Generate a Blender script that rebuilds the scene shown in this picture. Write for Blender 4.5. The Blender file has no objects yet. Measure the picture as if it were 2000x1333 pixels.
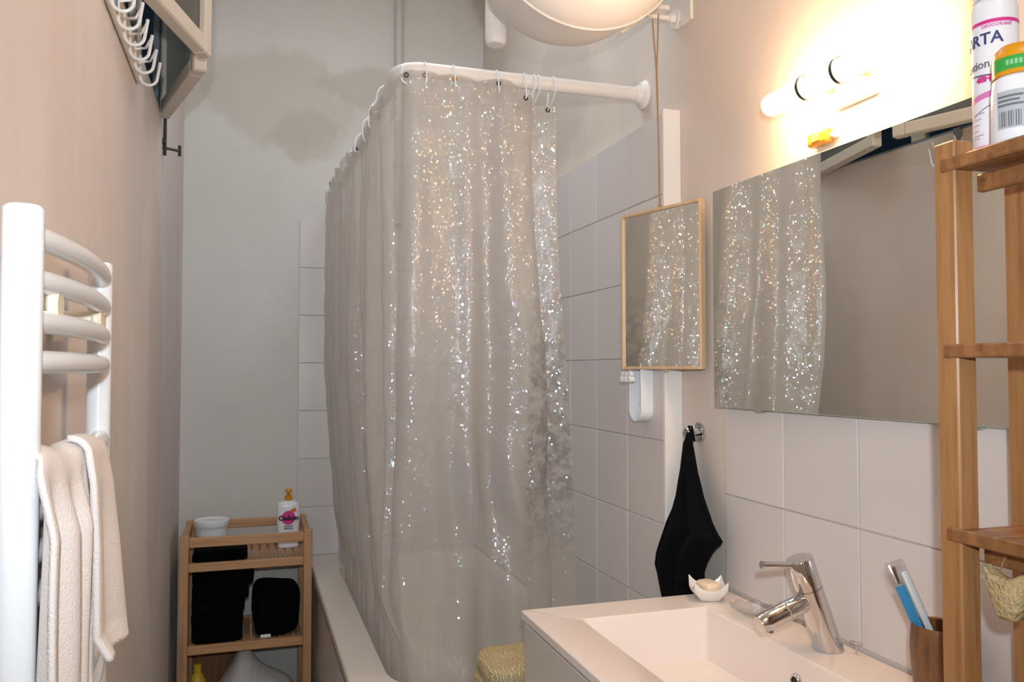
import bpy, bmesh, math, random
from mathutils import Vector, Matrix, noise
PI = math.pi
random.seed(7)
SC = bpy.context.scene
COL = SC.collection

# ------------------------------------------------------------------ camera, world, lights, exposure
cam_d = bpy.data.cameras.new('camera')
cam_d.sensor_width = 36.0
cam_d.lens = 36.0 * 1602 / 2000
cam_d.clip_start = 0.02
cam = bpy.data.objects.new('camera', cam_d)
COL.objects.link(cam)
cam.location = (0, 0, 1.33)
cam.rotation_euler = (math.radians(90) + math.atan(55.5 / 1602), 0, math.radians(-17.8))
SC.camera = cam

SC.view_settings.view_transform = 'Standard'
SC.view_settings.look = 'None'
SC.view_settings.gamma = 1.0
SC.view_settings.use_curve_mapping = False
SC.view_settings.exposure = 0.30

W = bpy.data.worlds.new('night')
SC.world = W
W.use_nodes = True
W.node_tree.nodes['Background'].inputs[0].default_value = (0.05, 0.08, 0.14, 1)
W.node_tree.nodes['Background'].inputs[1].default_value = 0.10

def light(name, kind, loc, power, color, size=0.05, rot=(0, 0, 0)):
    d = bpy.data.lights.new(name, kind)
    d.energy = power
    d.color = color
    if kind == 'AREA':
        d.size = size
    else:
        d.shadow_soft_size = size
    o = bpy.data.objects.new(name, d)
    COL.objects.link(o)
    o.location = loc
    o.rotation_euler = rot
    return o

FLASH = 60.0
ENTRANCE_FILL = 6.0
ROOM_FILL = 9.0
TUBE = 54.0
flash = light('camera_flash', 'SPOT', (-0.02, -0.10, 1.46), FLASH, (0.80, 0.91, 1.0), 0.022, (math.radians(92), 0, math.radians(-15)))
flash.data.spot_size = math.radians(100)
flash.data.spot_blend = 1.0
# two added fill lights, neither one a fixture of the room
light('room_fill_light', 'AREA', (0.36, 2.25, 3.06), ROOM_FILL, (0.84, 0.93, 1.0), 1.0)  # soft overhead fill, added to lift the far end of the room
light('entrance_fill_light', 'AREA', (0.42, -0.35, 3.02), ENTRANCE_FILL, (1.0, 0.95, 0.90), 0.5)  # fill added behind the camera to brighten the walls

# ------------------------------------------------------------------ materials
def lin(h):
    h = h.lstrip('#')
    v = [int(h[i:i + 2], 16) / 255 for i in (0, 2, 4)]
    return [x / 12.92 if x <= .04045 else ((x + .055) / 1.055) ** 2.4 for x in v] + [1]

class NT:
    def __init__(s, name):
        s.m = bpy.data.materials.new(name)
        s.m.use_nodes = True
        s.t = s.m.node_tree
        s.t.nodes.clear()
        s.out = s.n('ShaderNodeOutputMaterial')
    def n(s, typ, **kw):
        nd = s.t.nodes.new(typ)
        for k, v in kw.items():
            setattr(nd, k, v)
        return nd
    def l(s, a, b):
        s.t.links.new(a, b)
    def coord(s, scale=(1, 1, 1)):
        tc = s.n('ShaderNodeTexCoord')
        mp = s.n('ShaderNodeMapping')
        mp.inputs['Scale'].default_value = scale
        s.l(tc.outputs['Object'], mp.inputs['Vector'])
        return mp.outputs[0]
    def noise(s, vec, scale, detail=4, rough=.55):
        nd = s.n('ShaderNodeTexNoise')
        nd.inputs['Scale'].default_value = scale
        nd.inputs['Detail'].default_value = detail
        nd.inputs['Roughness'].default_value = rough
        s.l(vec, nd.inputs['Vector'])
        return nd.outputs[0]
    def ramp(s, fac, stops):
        r = s.n('ShaderNodeValToRGB')
        e = r.color_ramp.elements
        while len(e) < len(stops):
            e.new(.5)
        for i, (p, c) in enumerate(stops):
            e[i].position = p
            e[i].color = lin(c) if isinstance(c, str) else (c, c, c, 1)
        s.l(fac, r.inputs[0])
        return r.outputs[0]
    def mix(s, fac, a, b):
        m = s.n('ShaderNodeMix', data_type='RGBA')
        for v, sock in ((fac, m.inputs[0]), (a, m.inputs[6]), (b, m.inputs[7])):
            if hasattr(v, 'links') or hasattr(v, 'is_linked'):
                s.l(v, sock)
            elif isinstance(v, str):
                sock.default_value = lin(v)
            else:
                sock.default_value = v
        return m.outputs[2]
    def math(s, op, a, b=0.0, clamp=False):
        m = s.n('ShaderNodeMath', operation=op)
        m.use_clamp = clamp
        for v, sock in ((a, m.inputs[0]), (b, m.inputs[1])):
            if isinstance(v, (int, float)):
                sock.default_value = v
            else:
                s.l(v, sock)
        return m.outputs[0]
    def bump(s, h, strength, dist=.01):
        b = s.n('ShaderNodeBump')
        b.inputs['Strength'].default_value = strength
        b.inputs['Distance'].default_value = dist
        s.l(h, b.inputs['Height'])
        return b.outputs[0]
    def bsdf(s, color, rough=.5, metal=0, normal=None, **kw):
        p = s.n('ShaderNodeBsdfPrincipled')
        if isinstance(color, str):
            p.inputs['Base Color'].default_value = lin(color)
        elif isinstance(color, (list, tuple)):
            p.inputs['Base Color'].default_value = color
        else:
            s.l(color, p.inputs['Base Color'])
        if isinstance(rough, (int, float)):
            p.inputs['Roughness'].default_value = rough
        else:
            s.l(rough, p.inputs['Roughness'])
        p.inputs['Metallic'].default_value = metal
        for k, v in kw.items():
            p.inputs[k.replace('_', ' ')].default_value = v
        if normal is not None:
            s.l(normal, p.inputs['Normal'])
        s.l(p.outputs[0], s.out.inputs[0])
        return p

def plain(name, col, rough=.45, metal=0, bump=0, bscale=60, vary=0.0, **kw):
    t = NT(name)
    v = t.coord()
    c = col
    if vary:
        n = t.noise(v, 9, 3)
        a = lin(col)
        b = [min(1, x * (1 - vary)) for x in a[:3]] + [1]
        c = t.mix(n, a, b)
    nm = None
    if bump:
        nm = t.bump(t.noise(v, bscale, 5), bump)
    t.bsdf(c, rough, metal, nm, **kw)
    return t.m

def wood(name, c1, c2, c3, axis='z', scale=30, rough=.4, stripe=0):
    t = NT(name)
    sc = {'x': (.06, 1, 1), 'y': (1, .06, 1), 'z': (1, 1, .06)}[axis]
    v = t.coord(sc)
    n1 = t.noise(v, scale, 6, .6)
    n2 = t.noise(v, scale * 5, 3, .6)
    c = t.ramp(n1, [(.3, c1), (.5, c2), (.72, c3)])
    c = t.mix(t.math('MULTIPLY', n2, .35), c, c1)
    if stripe:
        tc = t.n('ShaderNodeTexCoord')
        sx = t.n('ShaderNodeSeparateXYZ')
        t.l(tc.outputs['Object'], sx.inputs[0])
        wn = t.n('ShaderNodeTexWhiteNoise', noise_dimensions='1D')
        t.l(t.math('FLOOR', t.math('MULTIPLY', sx.outputs['XYZ'.index(stripe)] if False else sx.outputs[stripe], 1 / .011)), wn.inputs['W'])
        c = t.mix(t.math('MULTIPLY', wn.outputs[0], .55), c, c3)
    t.bsdf(c, rough, 0, t.bump(n2, .12, .004))
    return t.m

M = {}
def wall_mat(name, c1, c2, patches=(), streak=None, streak_amt=.5):
    """patches: (centre xyz, radii xyz, colour, strength) - bare filler and paint patches"""
    t = NT(name)
    v = t.coord()
    n = t.noise(v, 2.2, 5, .6)
    c = t.mix(t.ramp(n, [(.3, 0.0), (.7, 1.0)]), c1, c2)
    if streak:
        v2 = t.coord((3.2, 3.2, .35))
        n2 = t.noise(v2, 2.0, 4, .6)
        c = t.mix(t.math('MULTIPLY', t.ramp(n2, [(.45, 0.0), (.62, 1.0)]), streak_amt), c, streak)
    tc = t.n('ShaderNodeTexCoord')
    for (ctr, rad, colr, st) in patches:
        mp = t.n('ShaderNodeMapping')
        mp.vector_type = 'TEXTURE'
        mp.inputs['Location'].default_value = ctr
        mp.inputs['Scale'].default_value = rad
        t.l(tc.outputs['Object'], mp.inputs[0])
        ln = t.n('ShaderNodeVectorMath', operation='LENGTH')
        t.l(mp.outputs[0], ln.inputs[0])
        nn = t.noise(v, 7, 4, .6)
        d = t.math('ADD', ln.outputs['Value'], t.math('MULTIPLY', t.math('SUBTRACT', nn, .5), 1.1))
        f = t.ramp(d, [(.72, 1.0), (1.05, 0.0)])
        c = t.mix(t.math('MULTIPLY', f, st), c, colr)
    fine = t.noise(v, 24, 6, .6)
    t.bsdf(c, .75, 0, t.bump(fine, .18, .006), Specular_IOR_Level=.25)
    return t.m

M['wall_left'] = wall_mat('painted_plaster_left', '#e4dcd8', '#dcd2cc',
    [((-.26, 1.62, 1.30), (.5, .16, .34), '#d9d0cf', .7), ((-.26, 2.1, 1.75), (.5, .20, .30), '#d6cecd', .6),
     ((-.26, 2.6, 1.2), (.5, .22, .7), '#cfc6c0', .6)], '#d9ccc6', .35)
M['wall_back'] = wall_mat('painted_plaster_back', '#dedad4', '#d6d1ca',
    [((.12, 3.54, 2.46), (.36, .5, .22), '#bdb5a8', .42), ((.47, 3.54, 2.55), (.22, .5, .10), '#bdb5a8', .5),
     ((.22, 3.54, 2.32), (.16, .5, .12), '#bdb5a8', .5)])
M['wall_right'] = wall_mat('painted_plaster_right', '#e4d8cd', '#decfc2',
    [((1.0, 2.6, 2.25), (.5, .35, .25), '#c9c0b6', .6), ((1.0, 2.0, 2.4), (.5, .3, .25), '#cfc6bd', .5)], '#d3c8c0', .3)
M['wall_pipe'] = plain('pipe_paint', '#cfc9c1', .75)
M['ceiling'] = plain('ceiling_paint', '#e6e1da', .8)
M['floor'] = plain('floor_tile_grey', '#8d857c', .5, vary=.2)

def tile_mat():
    t = NT('white_glazed_tile')
    oi = t.n('ShaderNodeObjectInfo')
    c = t.mix(oi.outputs['Random'], '#e2dbd7', '#dad3d0')
    v = t.coord()
    t.bsdf(c, .24, 0, t.bump(t.noise(v, 14, 2), .03, .004), Specular_IOR_Level=.35)
    return t.m
M['tile'] = tile_mat()
M['grout'] = plain('grout', '#d9d1cb', .8)
M['white_paint'] = plain('white_gloss_paint', '#f0ebe6', .35, vary=.04)
M['radiator'] = plain('white_enamel', '#eef0f2', .22)
M['sash'] = plain('cream_window_paint', '#ddd0c0', .5, vary=.1)
M['frame'] = plain('grey_blue_window_paint', '#8d959a', .5, vary=.2)
M['dark_metal'] = plain('dark_iron', '#3e3d3b', .4, .6)
M['chrome'] = plain('chrome', '#d8d8d8', .06, 1)
M['steel_dark'] = plain('dark_chrome', '#6d6a66', .25, 1)
M['ceramic'] = plain('basin_mineral_white', '#eee1d8', .25)
M['porcelain'] = plain('porcelain', '#f1ebe4', .15)
M['cabinet'] = plain('cabinet_lacquer_grey', '#cfc9c0', .4)
M['acrylic'] = plain('bath_enamel', '#e6ddd2', .25)
M['heater'] = plain('heater_white_enamel', '#ece6e0', .35)
M['plastic'] = plain('white_plastic', '#eff0f2', .35)
M['ivory'] = plain('ivory_plastic', '#efe6cf', .4)
M['void'] = plain('black_hole', '#0a0a0a', .6)
M['black_terry'] = plain('black_terry', '#07090d', .95, bump=.6, bscale=420, Specular_IOR_Level=.15)
M['navy_black'] = plain('black_cloth', '#05060a', .95, bump=.3, bscale=120, Specular_IOR_Level=.1)
M['white_terry'] = plain('white_terry', '#ece2dc', .95, bump=.35, bscale=420, Specular_IOR_Level=.1)
M['soap'] = plain('cream_soap', '#f3d9bd', .4, Subsurface_Weight=.15)
M['pink'] = plain('pink_print', '#d8338f', .4)
M['magenta'] = plain('soft_pink_print', '#e07fc0', .4)
M['navy_print'] = plain('navy_print', '#3d3f7a', .4)
M['grey_print'] = plain('grey_print', '#6f7079', .4)
M['label_grey'] = plain('label_grey', '#b9bfc4', .45)
M['yellow_cap'] = plain('amber_cap', '#e39a10', .3)
M['green'] = plain('green_band', '#3aa845', .35)
M['pale_green'] = plain('pale_green_print', '#8fd39a', .4)
M['soft_grey'] = plain('soft_grey_print', '#b9aebf', .4)
M['can_white'] = plain('can_white', '#f2f2f7', .25)
M['yellow'] = plain('yellow_plastic', '#d9b531', .4)
M['red'] = plain('red_print', '#c22a3a', .4)
M['orange'] = plain('orange_print', '#e0762a', .4)
M['blue'] = plain('blue_card', '#2f9fd6', .35)
M['amber'] = plain('amber_plastic', '#c98a2a', .3)
M['amber_light'] = plain('amber_button', '#f0c860', .25)
M['edge'] = plain('tub_edge_trim', '#a58f78', .5)
M['sponge'] = plain('sponge_yellow', '#f0d6a2', .95, bump=1.0, bscale=160, vary=.15, Specular_IOR_Level=.1)
M['cord'] = plain('tan_cord', '#b08a62', .9, bump=.4, bscale=500)
M['light_wood'] = wood('pale_frame_wood', '#c9a27a', '#d8b78f', '#e5c8a4', 'z', 40)
M['bamboo_z'] = wood('bamboo_upright', '#9c6b3f', '#b58452', '#835530', 'z', 45)
M['bamboo_y'] = wood('bamboo_shelf', '#98643c', '#ab7849', '#67401f', 'x', 45, stripe=1)
M['pine_z'] = wood('birch_upright', '#c08c5e', '#cfa075', '#a8744a', 'z', 40, .5)
M['pine_x'] = wood('birch_rail', '#c08c5e', '#cfa075', '#a8744a', 'x', 40, .5)
M['pine_y'] = wood('birch_slat', '#b98559', '#c9986c', '#a06c44', 'y', 40, .5)
M['board'] = wood('brown_board', '#8a5f3d', '#9d7049', '#6d4930', 'z', 30, .6)
M['cup_wood'] = wood('dark_turned_wood', '#6b4428', '#8a5d38', '#35200f', 'z', 50, .35)

def mirror_mat():
    t = NT('mirror_silver')
    t.bsdf((.80, .80, .755, 1), .0, 1)
    return t.m
M['mirror'] = mirror_mat()
M['glass_edge'] = plain('mirror_glass_edge', '#b9cfc8', .1)

def glass_mat(name, tint=(1, 1, 1, 1), gl=.12, rough=.02):
    t = NT(name)
    tr = t.n('ShaderNodeBsdfTransparent')
    tr.inputs[0].default_value = tint
    g = t.n('ShaderNodeBsdfGlossy')
    g.inputs['Roughness'].default_value = rough
    fr = t.n('ShaderNodeLayerWeight')
    f = t.math('ADD', t.math('MULTIPLY', t.math('POWER', fr.outputs['Facing'], 4.0), .45), gl + .03, True)
    m = t.n('ShaderNodeMixShader')
    t.l(f, m.inputs[0]); t.l(tr.outputs[0], m.inputs[1]); t.l(g.outputs[0], m.inputs[2])
    t.l(m.outputs[0], t.out.inputs[0])
    return t.m
M['pane'] = glass_mat('window_glass', (.75, .8, .8, 1), .06)
M['clear'] = glass_mat('clear_plastic', (.90, .92, .93, 1), .05, .06)

def pane_dusty():
    t = NT('dusty_window_glass')
    tr = t.n('ShaderNodeBsdfTransparent')
    tr.inputs[0].default_value = (.6, .65, .66, 1)
    d = t.n('ShaderNodeBsdfDiffuse')
    d.inputs[0].default_value = lin('#8e8c86')
    m = t.n('ShaderNodeMixShader')
    m.inputs[0].default_value = .45
    t.l(tr.outputs[0], m.inputs[1]); t.l(d.outputs[0], m.inputs[2])
    g = t.n('ShaderNodeBsdfGlossy'); g.inputs['Roughness'].default_value = .05
    m2 = t.n('ShaderNodeMixShader'); m2.inputs[0].default_value = .06
    t.l(m.outputs[0], m2.inputs[1]); t.l(g.outputs[0], m2.inputs[2])
    t.l(m2.outputs[0], t.out.inputs[0])
    return t.m
M['pane_dusty'] = pane_dusty()

def emit(name, col, s):
    t = NT(name)
    e = t.n('ShaderNodeEmission')
    e.inputs[0].default_value = col
    e.inputs[1].default_value = s
    t.l(e.outputs[0], t.out.inputs[0])
    return t.m
M['tube_light'] = emit('lit_tube', (1.0, .62, .32, 1), TUBE)

def knit_mat():
    t = NT('cream_cable_knit')
    v = t.coord()
    w = t.n('ShaderNodeTexWave')
    w.inputs['Scale'].default_value = 55
    w.inputs['Distortion'].default_value = 6
    w.inputs['Detail'].default_value = 2
    w.inputs['Detail Scale'].default_value = 3
    t.l(v, w.inputs[0])
    c = t.mix(w.outputs['Fac'], '#d8bf8d', '#ead9b0')
    t.bsdf(c, .95, 0, t.bump(w.outputs['Fac'], .8, .006), Specular_IOR_Level=.1)
    return t.m
M['knit'] = knit_mat()

def stripe_cloth():
    t = NT('white_waffle_cloth')
    v = t.coord()
    w = t.n('ShaderNodeTexWave')
    w.inputs['Scale'].default_value = 45
    w.inputs['Distortion'].default_value = 2.5
    t.l(v, w.inputs[0])
    c = t.mix(w.outputs['Fac'], '#cfc9c6', '#e9e4e0')
    t.bsdf(c, .95, 0, t.bump(w.outputs['Fac'], .5, .005), Specular_IOR_Level=.1)
    return t.m
M['waffle'] = stripe_cloth()

def curtain_mat():
    t = NT('clear_pvc_with_holographic_flecks')
    tc = t.n('ShaderNodeTexCoord')
    v = tc.outputs['Object']
    # flecks: each embossed cell of the film leans its own way
    vo = t.n('ShaderNodeTexVoronoi')
    vo.inputs['Scale'].default_value = 230
    t.l(v, vo.inputs['Vector'])
    sub = t.n('ShaderNodeVectorMath', operation='SUBTRACT')
    t.l(vo.outputs['Color'], sub.inputs[0]); sub.inputs[1].default_value = (.5, .5, .5)
    scl = t.n('ShaderNodeVectorMath', operation='SCALE')
    t.l(sub.outputs[0], scl.inputs[0]); scl.inputs['Scale'].default_value = .55
    geo = t.n('ShaderNodeNewGeometry')
    add = t.n('ShaderNodeVectorMath', operation='ADD')
    t.l(geo.outputs['Normal'], add.inputs[0]); t.l(scl.outputs[0], add.inputs[1])
    nrm = t.n('ShaderNodeVectorMath', operation='NORMALIZE')
    t.l(add.outputs[0], nrm.inputs[0])
    g1 = t.n('ShaderNodeBsdfGlossy')
    g1.inputs['Roughness'].default_value = .16
    t.l(t.mix(.55, (1, 1, 1, 1), vo.outputs['Color']), g1.inputs[0])
    t.l(nrm.outputs[0], g1.inputs['Normal'])
    # soft sheet gloss with crumple
    crump = t.noise(v, 38, 5, .6)
    mp = t.n('ShaderNodeMapping'); mp.inputs['Scale'].default_value = (1, 1, .25)
    t.l(v, mp.inputs[0])
    crump2 = t.noise(mp.outputs[0], 60, 3, .5)
    hb = t.bump(t.math('ADD', crump, crump2), .35, .008)
    g2 = t.n('ShaderNodeBsdfGlossy'); g2.inputs['Roughness'].default_value = .28
    t.l(hb, g2.inputs['Normal'])
    dif = t.n('ShaderNodeBsdfDiffuse')
    tl = t.n('ShaderNodeBsdfTranslucent')
    # mould and limescale
    sxyz = t.n('ShaderNodeSeparateXYZ'); t.l(v, sxyz.inputs[0])
    spots = t.ramp(t.noise(v, 30, 4, .65), [(.40, 0.0), (.58, 1.0)])
    band = t.math('MULTIPLY', t.ramp(t.math('ABSOLUTE', t.math('SUBTRACT', sxyz.outputs[2], .93)), [(.12, 1.0), (.42, 0.0)]),
                  t.ramp(sxyz.outputs[0], [(.318, 0.0), (.335, 1.0)]))
    mould = t.math('MULTIPLY', t.math('MULTIPLY', spots, band), .6)
    base = t.mix(t.noise(v, 6, 3), '#e8e5e2', '#dcd7d1')
    base = t.mix(mould, base, '#55524d')
    t.l(base, dif.inputs[0]); t.l(base, tl.inputs[0])
    t.l(hb, dif.inputs['Normal'])
    a = t.n('ShaderNodeMixShader'); a.inputs[0].default_value = .45
    t.l(dif.outputs[0], a.inputs[1]); t.l(tl.outputs[0], a.inputs[2])
    b = t.n('ShaderNodeMixShader'); b.inputs[0].default_value = .07
    t.l(a.outputs[0], b.inputs[1]); t.l(g2.outputs[0], b.inputs[2])
    c = t.n('ShaderNodeMixShader'); c.inputs[0].default_value = .155
    t.l(b.outputs[0], c.inputs[1]); t.l(g1.outputs[0], c.inputs[2])
    tr = t.n('ShaderNodeBsdfTransparent'); tr.inputs[0].default_value = (.97, .96, .94, 1)
    d = t.n('ShaderNodeMixShader')
    # thinner, clearer hem band along the top
    d.inputs[0].default_value = .62
    t.l(tr.outputs[0], d.inputs[1]); t.l(c.outputs[0], d.inputs[2])
    t.l(d.outputs[0], t.out.inputs[0])
    return t.m
M['curtain'] = curtain_mat()
M['hem'] = glass_mat('hem_band_film', (.985, .98, .97, 1), .0, .3)

# ------------------------------------------------------------------ geometry helpers (world metres)
def geo():
    return [], []
def join(*gs):
    V, F = [], []
    for v, f in gs:
        o = len(V)
        V += list(v)
        F += [tuple(i + o for i in q) for q in f]
    return V, F
def xf(g, m):
    return [m @ Vector(p) for p in g[0]], g[1]
def box(x0, x1, y0, y1, z0, z1, bev=0.0, seg=1):
    bm = bmesh.new()
    bmesh.ops.create_cube(bm, size=1)
    for v in bm.verts:
        v.co = Vector((x0 + (v.co.x + .5) * (x1 - x0), y0 + (v.co.y + .5) * (y1 - y0), z0 + (v.co.z + .5) * (z1 - z0)))
    if bev:
        bmesh.ops.bevel(bm, geom=list(bm.edges), offset=bev, segments=seg, profile=.5, affect='EDGES')
    bm.verts.index_update()
    g = [v.co.copy() for v in bm.verts], [tuple(v.index for v in f.verts) for f in bm.faces]
    bm.free()
    return g
def tube(path, r, n=12, closed=False, caps=True, squash=None):
    P = [Vector(p) for p in path]
    N = len(P)
    V, F = [], []
    T = []
    for i in range(N):
        if closed:
            T.append((P[(i + 1) % N] - P[i - 1]).normalized())
        else:
            T.append((P[min(i + 1, N - 1)] - P[max(i - 1, 0)]).normalized())
    up = Vector((0, 0, 1)) if abs(T[0].z) < .9 else Vector((1, 0, 0))
    nrm = (up - T[0] * up.dot(T[0])).normalized()
    for i in range(N):
        nrm = (nrm - T[i] * nrm.dot(T[i])).normalized()
        b = T[i].cross(nrm)
        rr = r[i] if isinstance(r, (list, tuple)) else r
        for k in range(n):
            a = 2 * PI * k / n
            V.append(P[i] + nrm * (math.cos(a) * rr * (squash or 1)) + b * (math.sin(a) * rr))
    for i in range(N if closed else N - 1):
        j = (i + 1) % N
        for k in range(n):
            k2 = (k + 1) % n
            F.append((i * n + k, i * n + k2, j * n + k2, j * n + k))
    if caps and not closed:
        F.append(tuple(range(n - 1, -1, -1)))
        F.append(tuple((N - 1) * n + k for k in range(n)))
    return V, F
def lathe(profile, origin, d=(0, 0, 1), n=32):
    """profile: (distance along axis, radius)"""
    q = Vector(d).normalized().to_track_quat('Z', 'Y')
    o = Vector(origin)
    V, F, rows = [], [], []
    for h, r in profile:
        if r < 1e-5:
            rows.append([len(V)])
            V.append(o + q @ Vector((0, 0, h)))
        else:
            row = []
            for k in range(n):
                a = 2 * PI * k / n
                row.append(len(V))
                V.append(o + q @ Vector((r * math.cos(a), r * math.sin(a), h)))
            rows.append(row)
    for A, B in zip(rows[:-1], rows[1:]):
        if len(A) == 1 and len(B) == 1:
            continue
        for k in range(n):
            k2 = (k + 1) % n
            if len(A) == 1:
                F.append((A[0], B[k2], B[k]))
            elif len(B) == 1:
                F.append((A[k], A[k2], B[0]))
            else:
                F.append((A[k], A[k2], B[k2], B[k]))
    return V, F
def cyl(origin, d, r, h, n=24, bev=0.0):
    if bev:
        return lathe([(0, 0), (0, r - bev), (bev, r), (h - bev, r), (h, r - bev), (h, 0)], origin, d, n)
    return lathe([(0, 0), (0, r), (h, r), (h, 0)], origin, d, n)
def grid(fn, nu, nv):
    V = [Vector(fn(i / (nu - 1), j / (nv - 1))) for i in range(nu) for j in range(nv)]
    F = [(i * nv + j, (i + 1) * nv + j, (i + 1) * nv + j + 1, i * nv + j + 1) for i in range(nu - 1) for j in range(nv - 1)]
    return V, F
def loops(rings, cap0=False, cap1=False):
    n = len(rings[0])
    V = [Vector(p) for r in rings for p in r]
    F = []
    for i in range(len(rings) - 1):
        for k in range(n):
            k2 = (k + 1) % n
            F.append((i * n + k, i * n + k2, (i + 1) * n + k2, (i + 1) * n + k))
    if cap0:
        F.append(tuple(range(n - 1, -1, -1)))
    if cap1:
        b = (len(rings) - 1) * n
        F.append(tuple(b + k for k in range(n)))
    return V, F
def rrect(x0, x1, y0, y1, r, z, n=6):
    P = []
    for cx, cy, a0 in ((x1 - r, y1 - r, 0), (x0 + r, y1 - r, 90), (x0 + r, y0 + r, 180), (x1 - r, y0 + r, 270)):
        for k in range(n + 1):
            a = math.radians(a0 + 90 * k / n)
            P.append((cx + r * math.cos(a), cy + r * math.sin(a), z))
    return P
def superblob(c, s, e=.5, nu=40, nv=26, amp=.0, freq=6, seed=0, flat=None):
    def sp(v, p):
        return math.copysign(abs(v) ** p, v)
    V, F = [], []
    for j in range(nv + 1):
        ph = -PI / 2 + PI * j / nv
        for i in range(nu):
            th = 2 * PI * i / nu
            p = Vector((sp(math.cos(ph), e) * sp(math.cos(th), e) * s[0], sp(math.cos(ph), e) * sp(math.sin(th), e) * s[1], sp(math.sin(ph), e) * s[2]))
            q = Vector(c) + p
            if amp:
                d = noise.noise_vector(q * freq + Vector((seed, seed * 2, 0)))
                q += d * amp
            if flat is not None and q.z < flat:
                q.z = flat
            V.append(q)
    for j in range(nv):
        for i in range(nu):
            i2 = (i + 1) % nu
            F.append((j * nu + i, j * nu + i2, (j + 1) * nu + i2, (j + 1) * nu + i))
    return V, F

ORG = {}
def obj(name, g, mat, parent=None, sharp=35, kind=None, label=None, solid=0, subdiv=0):
    """one mesh object; geometry is given in world metres"""
    o0 = ORG.get(parent, Vector((0, 0, 0))) if parent else Vector((0, 0, 0))
    me = bpy.data.meshes.new(name)
    me.from_pydata([tuple(Vector(p) - o0) for p in g[0]], [], g[1])
    me.validate()
    bm = bmesh.new(); bm.from_mesh(me)
    bmesh.ops.recalc_face_normals(bm, faces=bm.faces)
    bm.to_mesh(me); bm.free()
    me.materials.append(M[mat] if isinstance(mat, str) else mat)
    if sharp:
        me.polygons.foreach_set('use_smooth', [True] * len(me.polygons))
        if sharp < 180:
            me.set_sharp_from_angle(angle=math.radians(sharp))
    o = bpy.data.objects.new(name, me)
    COL.objects.link(o)
    if parent:
        o.parent = parent
    ORG[o] = o0
    if solid:
        md = o.modifiers.new('solid', 'SOLIDIFY'); md.thickness = solid; md.offset = 0
    if subdiv:
        md = o.modifiers.new('sub', 'SUBSURF'); md.levels = subdiv; md.render_levels = subdiv
    if kind:
        o['kind'] = kind
    if label:
        o['label'] = label
    return o
def tag(o, label, cat, group=None):
    o['label'] = label; o['category'] = cat
    if group:
        o['group'] = group
    return o
def solo(name, g, mat, base, label, cat, group=None, **kw):
    """a thing of one mesh with its origin at its base"""
    o = obj(name, g, mat, **kw)
    b = Vector(base)
    o.data.transform(Matrix.Translation(-b))
    o.location = b
    ORG[o] = b
    return tag(o, label, cat, group)
def thing(name, label, cat, loc, group=None):
    o = bpy.data.objects.new(name, None)
    o.empty_display_size = .05
    COL.objects.link(o)
    o.location = loc
    ORG[o] = Vector(loc)
    return tag(o, label, cat, group)
def share(src, name, loc, parent=None, scale=None):
    """another piece sharing mesh data, placed in the parent's space (parent at its own origin)"""
    o = src.copy()
    o.name = name
    COL.objects.link(o)
    o.parent = parent
    o.location = loc
    return o
def text_geo(s, size, bold=0.0, depth=0.0004):
    cu = bpy.data.curves.new('lettering', 'FONT')
    cu.body = s; cu.size = size; cu.offset = bold; cu.extrude = depth; cu.align_x = 'CENTER'; cu.resolution_u = 3
    o = bpy.data.objects.new('lettering', cu)
    COL.objects.link(o)
    bpy.context.view_layer.update()
    me = bpy.data.meshes.new_from_object(o.evaluated_get(bpy.context.evaluated_depsgraph_get()))
    g = [v.co.copy() for v in me.vertices], [tuple(p.vertices) for p in me.polygons]
    bpy.data.objects.remove(o); bpy.data.curves.remove(cu); bpy.data.meshes.remove(me)
    return g
def wrap(g, centre, r, facing, z):
    """bend flat lettering around an upright cylinder; facing = angle of the outward direction of the text centre"""
    V = []
    for p in g[0]:
        a = facing + p.x / r
        V.append(Vector((centre[0] + (r + p.z + .0003) * math.cos(a), centre[1] + (r + p.z + .0003) * math.sin(a), z + p.y)))
    return V, g[1]
def band(centre, r, z0, z1, a0=0, a1=2 * PI, n=40, dz=lambda t: 0):
    """thin printed band on a cylinder"""
    V, F = [], []
    for i in range(n + 1):
        t = i / n
        a = a0 + (a1 - a0) * t
        for z, rr in ((z0, r), (z1, r)):
            V.append(Vector((centre[0] + rr * math.cos(a), centre[1] + rr * math.sin(a), z + dz(t))))
    for i in range(n):
        F.append((2 * i, 2 * i + 2, 2 * i + 3, 2 * i + 1))
    return V, F

# ------------------------------------------------------------------ the room shell
XL, XR, YB, YF, ZT = -.258, 1.0, 3.54, -.75, 3.12
K = 1.057                                   # the left wall lies a little further out
def L(x, y, z):
    return Vector((x * K, y * K, 1.33 + (z - 1.33) * K))
WY0, WY1, WZ0, WZ1 = 1.57, 2.72, 2.10, 2.66    # window opening
obj('floor', box(XL - .12, XR + .12, YF - .1, YB + .1, -.05, 0), 'floor', kind='structure')
obj('ceiling', box(XL - .12, XR + .12, YF - .1, YB + .1, ZT, ZT + .05), 'ceiling', kind='structure')
wl = join(box(XL - .03, XL, YF - .1, YB + .1, 0, WZ0), box(XL - .03, XL, YF - .1, WY0, WZ0, ZT),
          box(XL - .03, XL, WY1, YB + .1, WZ0, ZT), box(XL - .03, XL, WY0, WY1, WZ1, ZT))
obj('wall_left', wl, 'wall_left', kind='structure', sharp=0)
wb = obj('wall_back', box(XL, XR + .12, YB, YB + .1, 0, ZT), 'wall_back', kind='structure')
wr = obj('wall_right', box(XR, XR + .12, YF - .1, YB, 0, ZT), 'wall_right', kind='structure')
obj('wall_front', box(XL, XR, YF - .1, YF, 0, ZT), 'ceiling', kind='structure')

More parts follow.
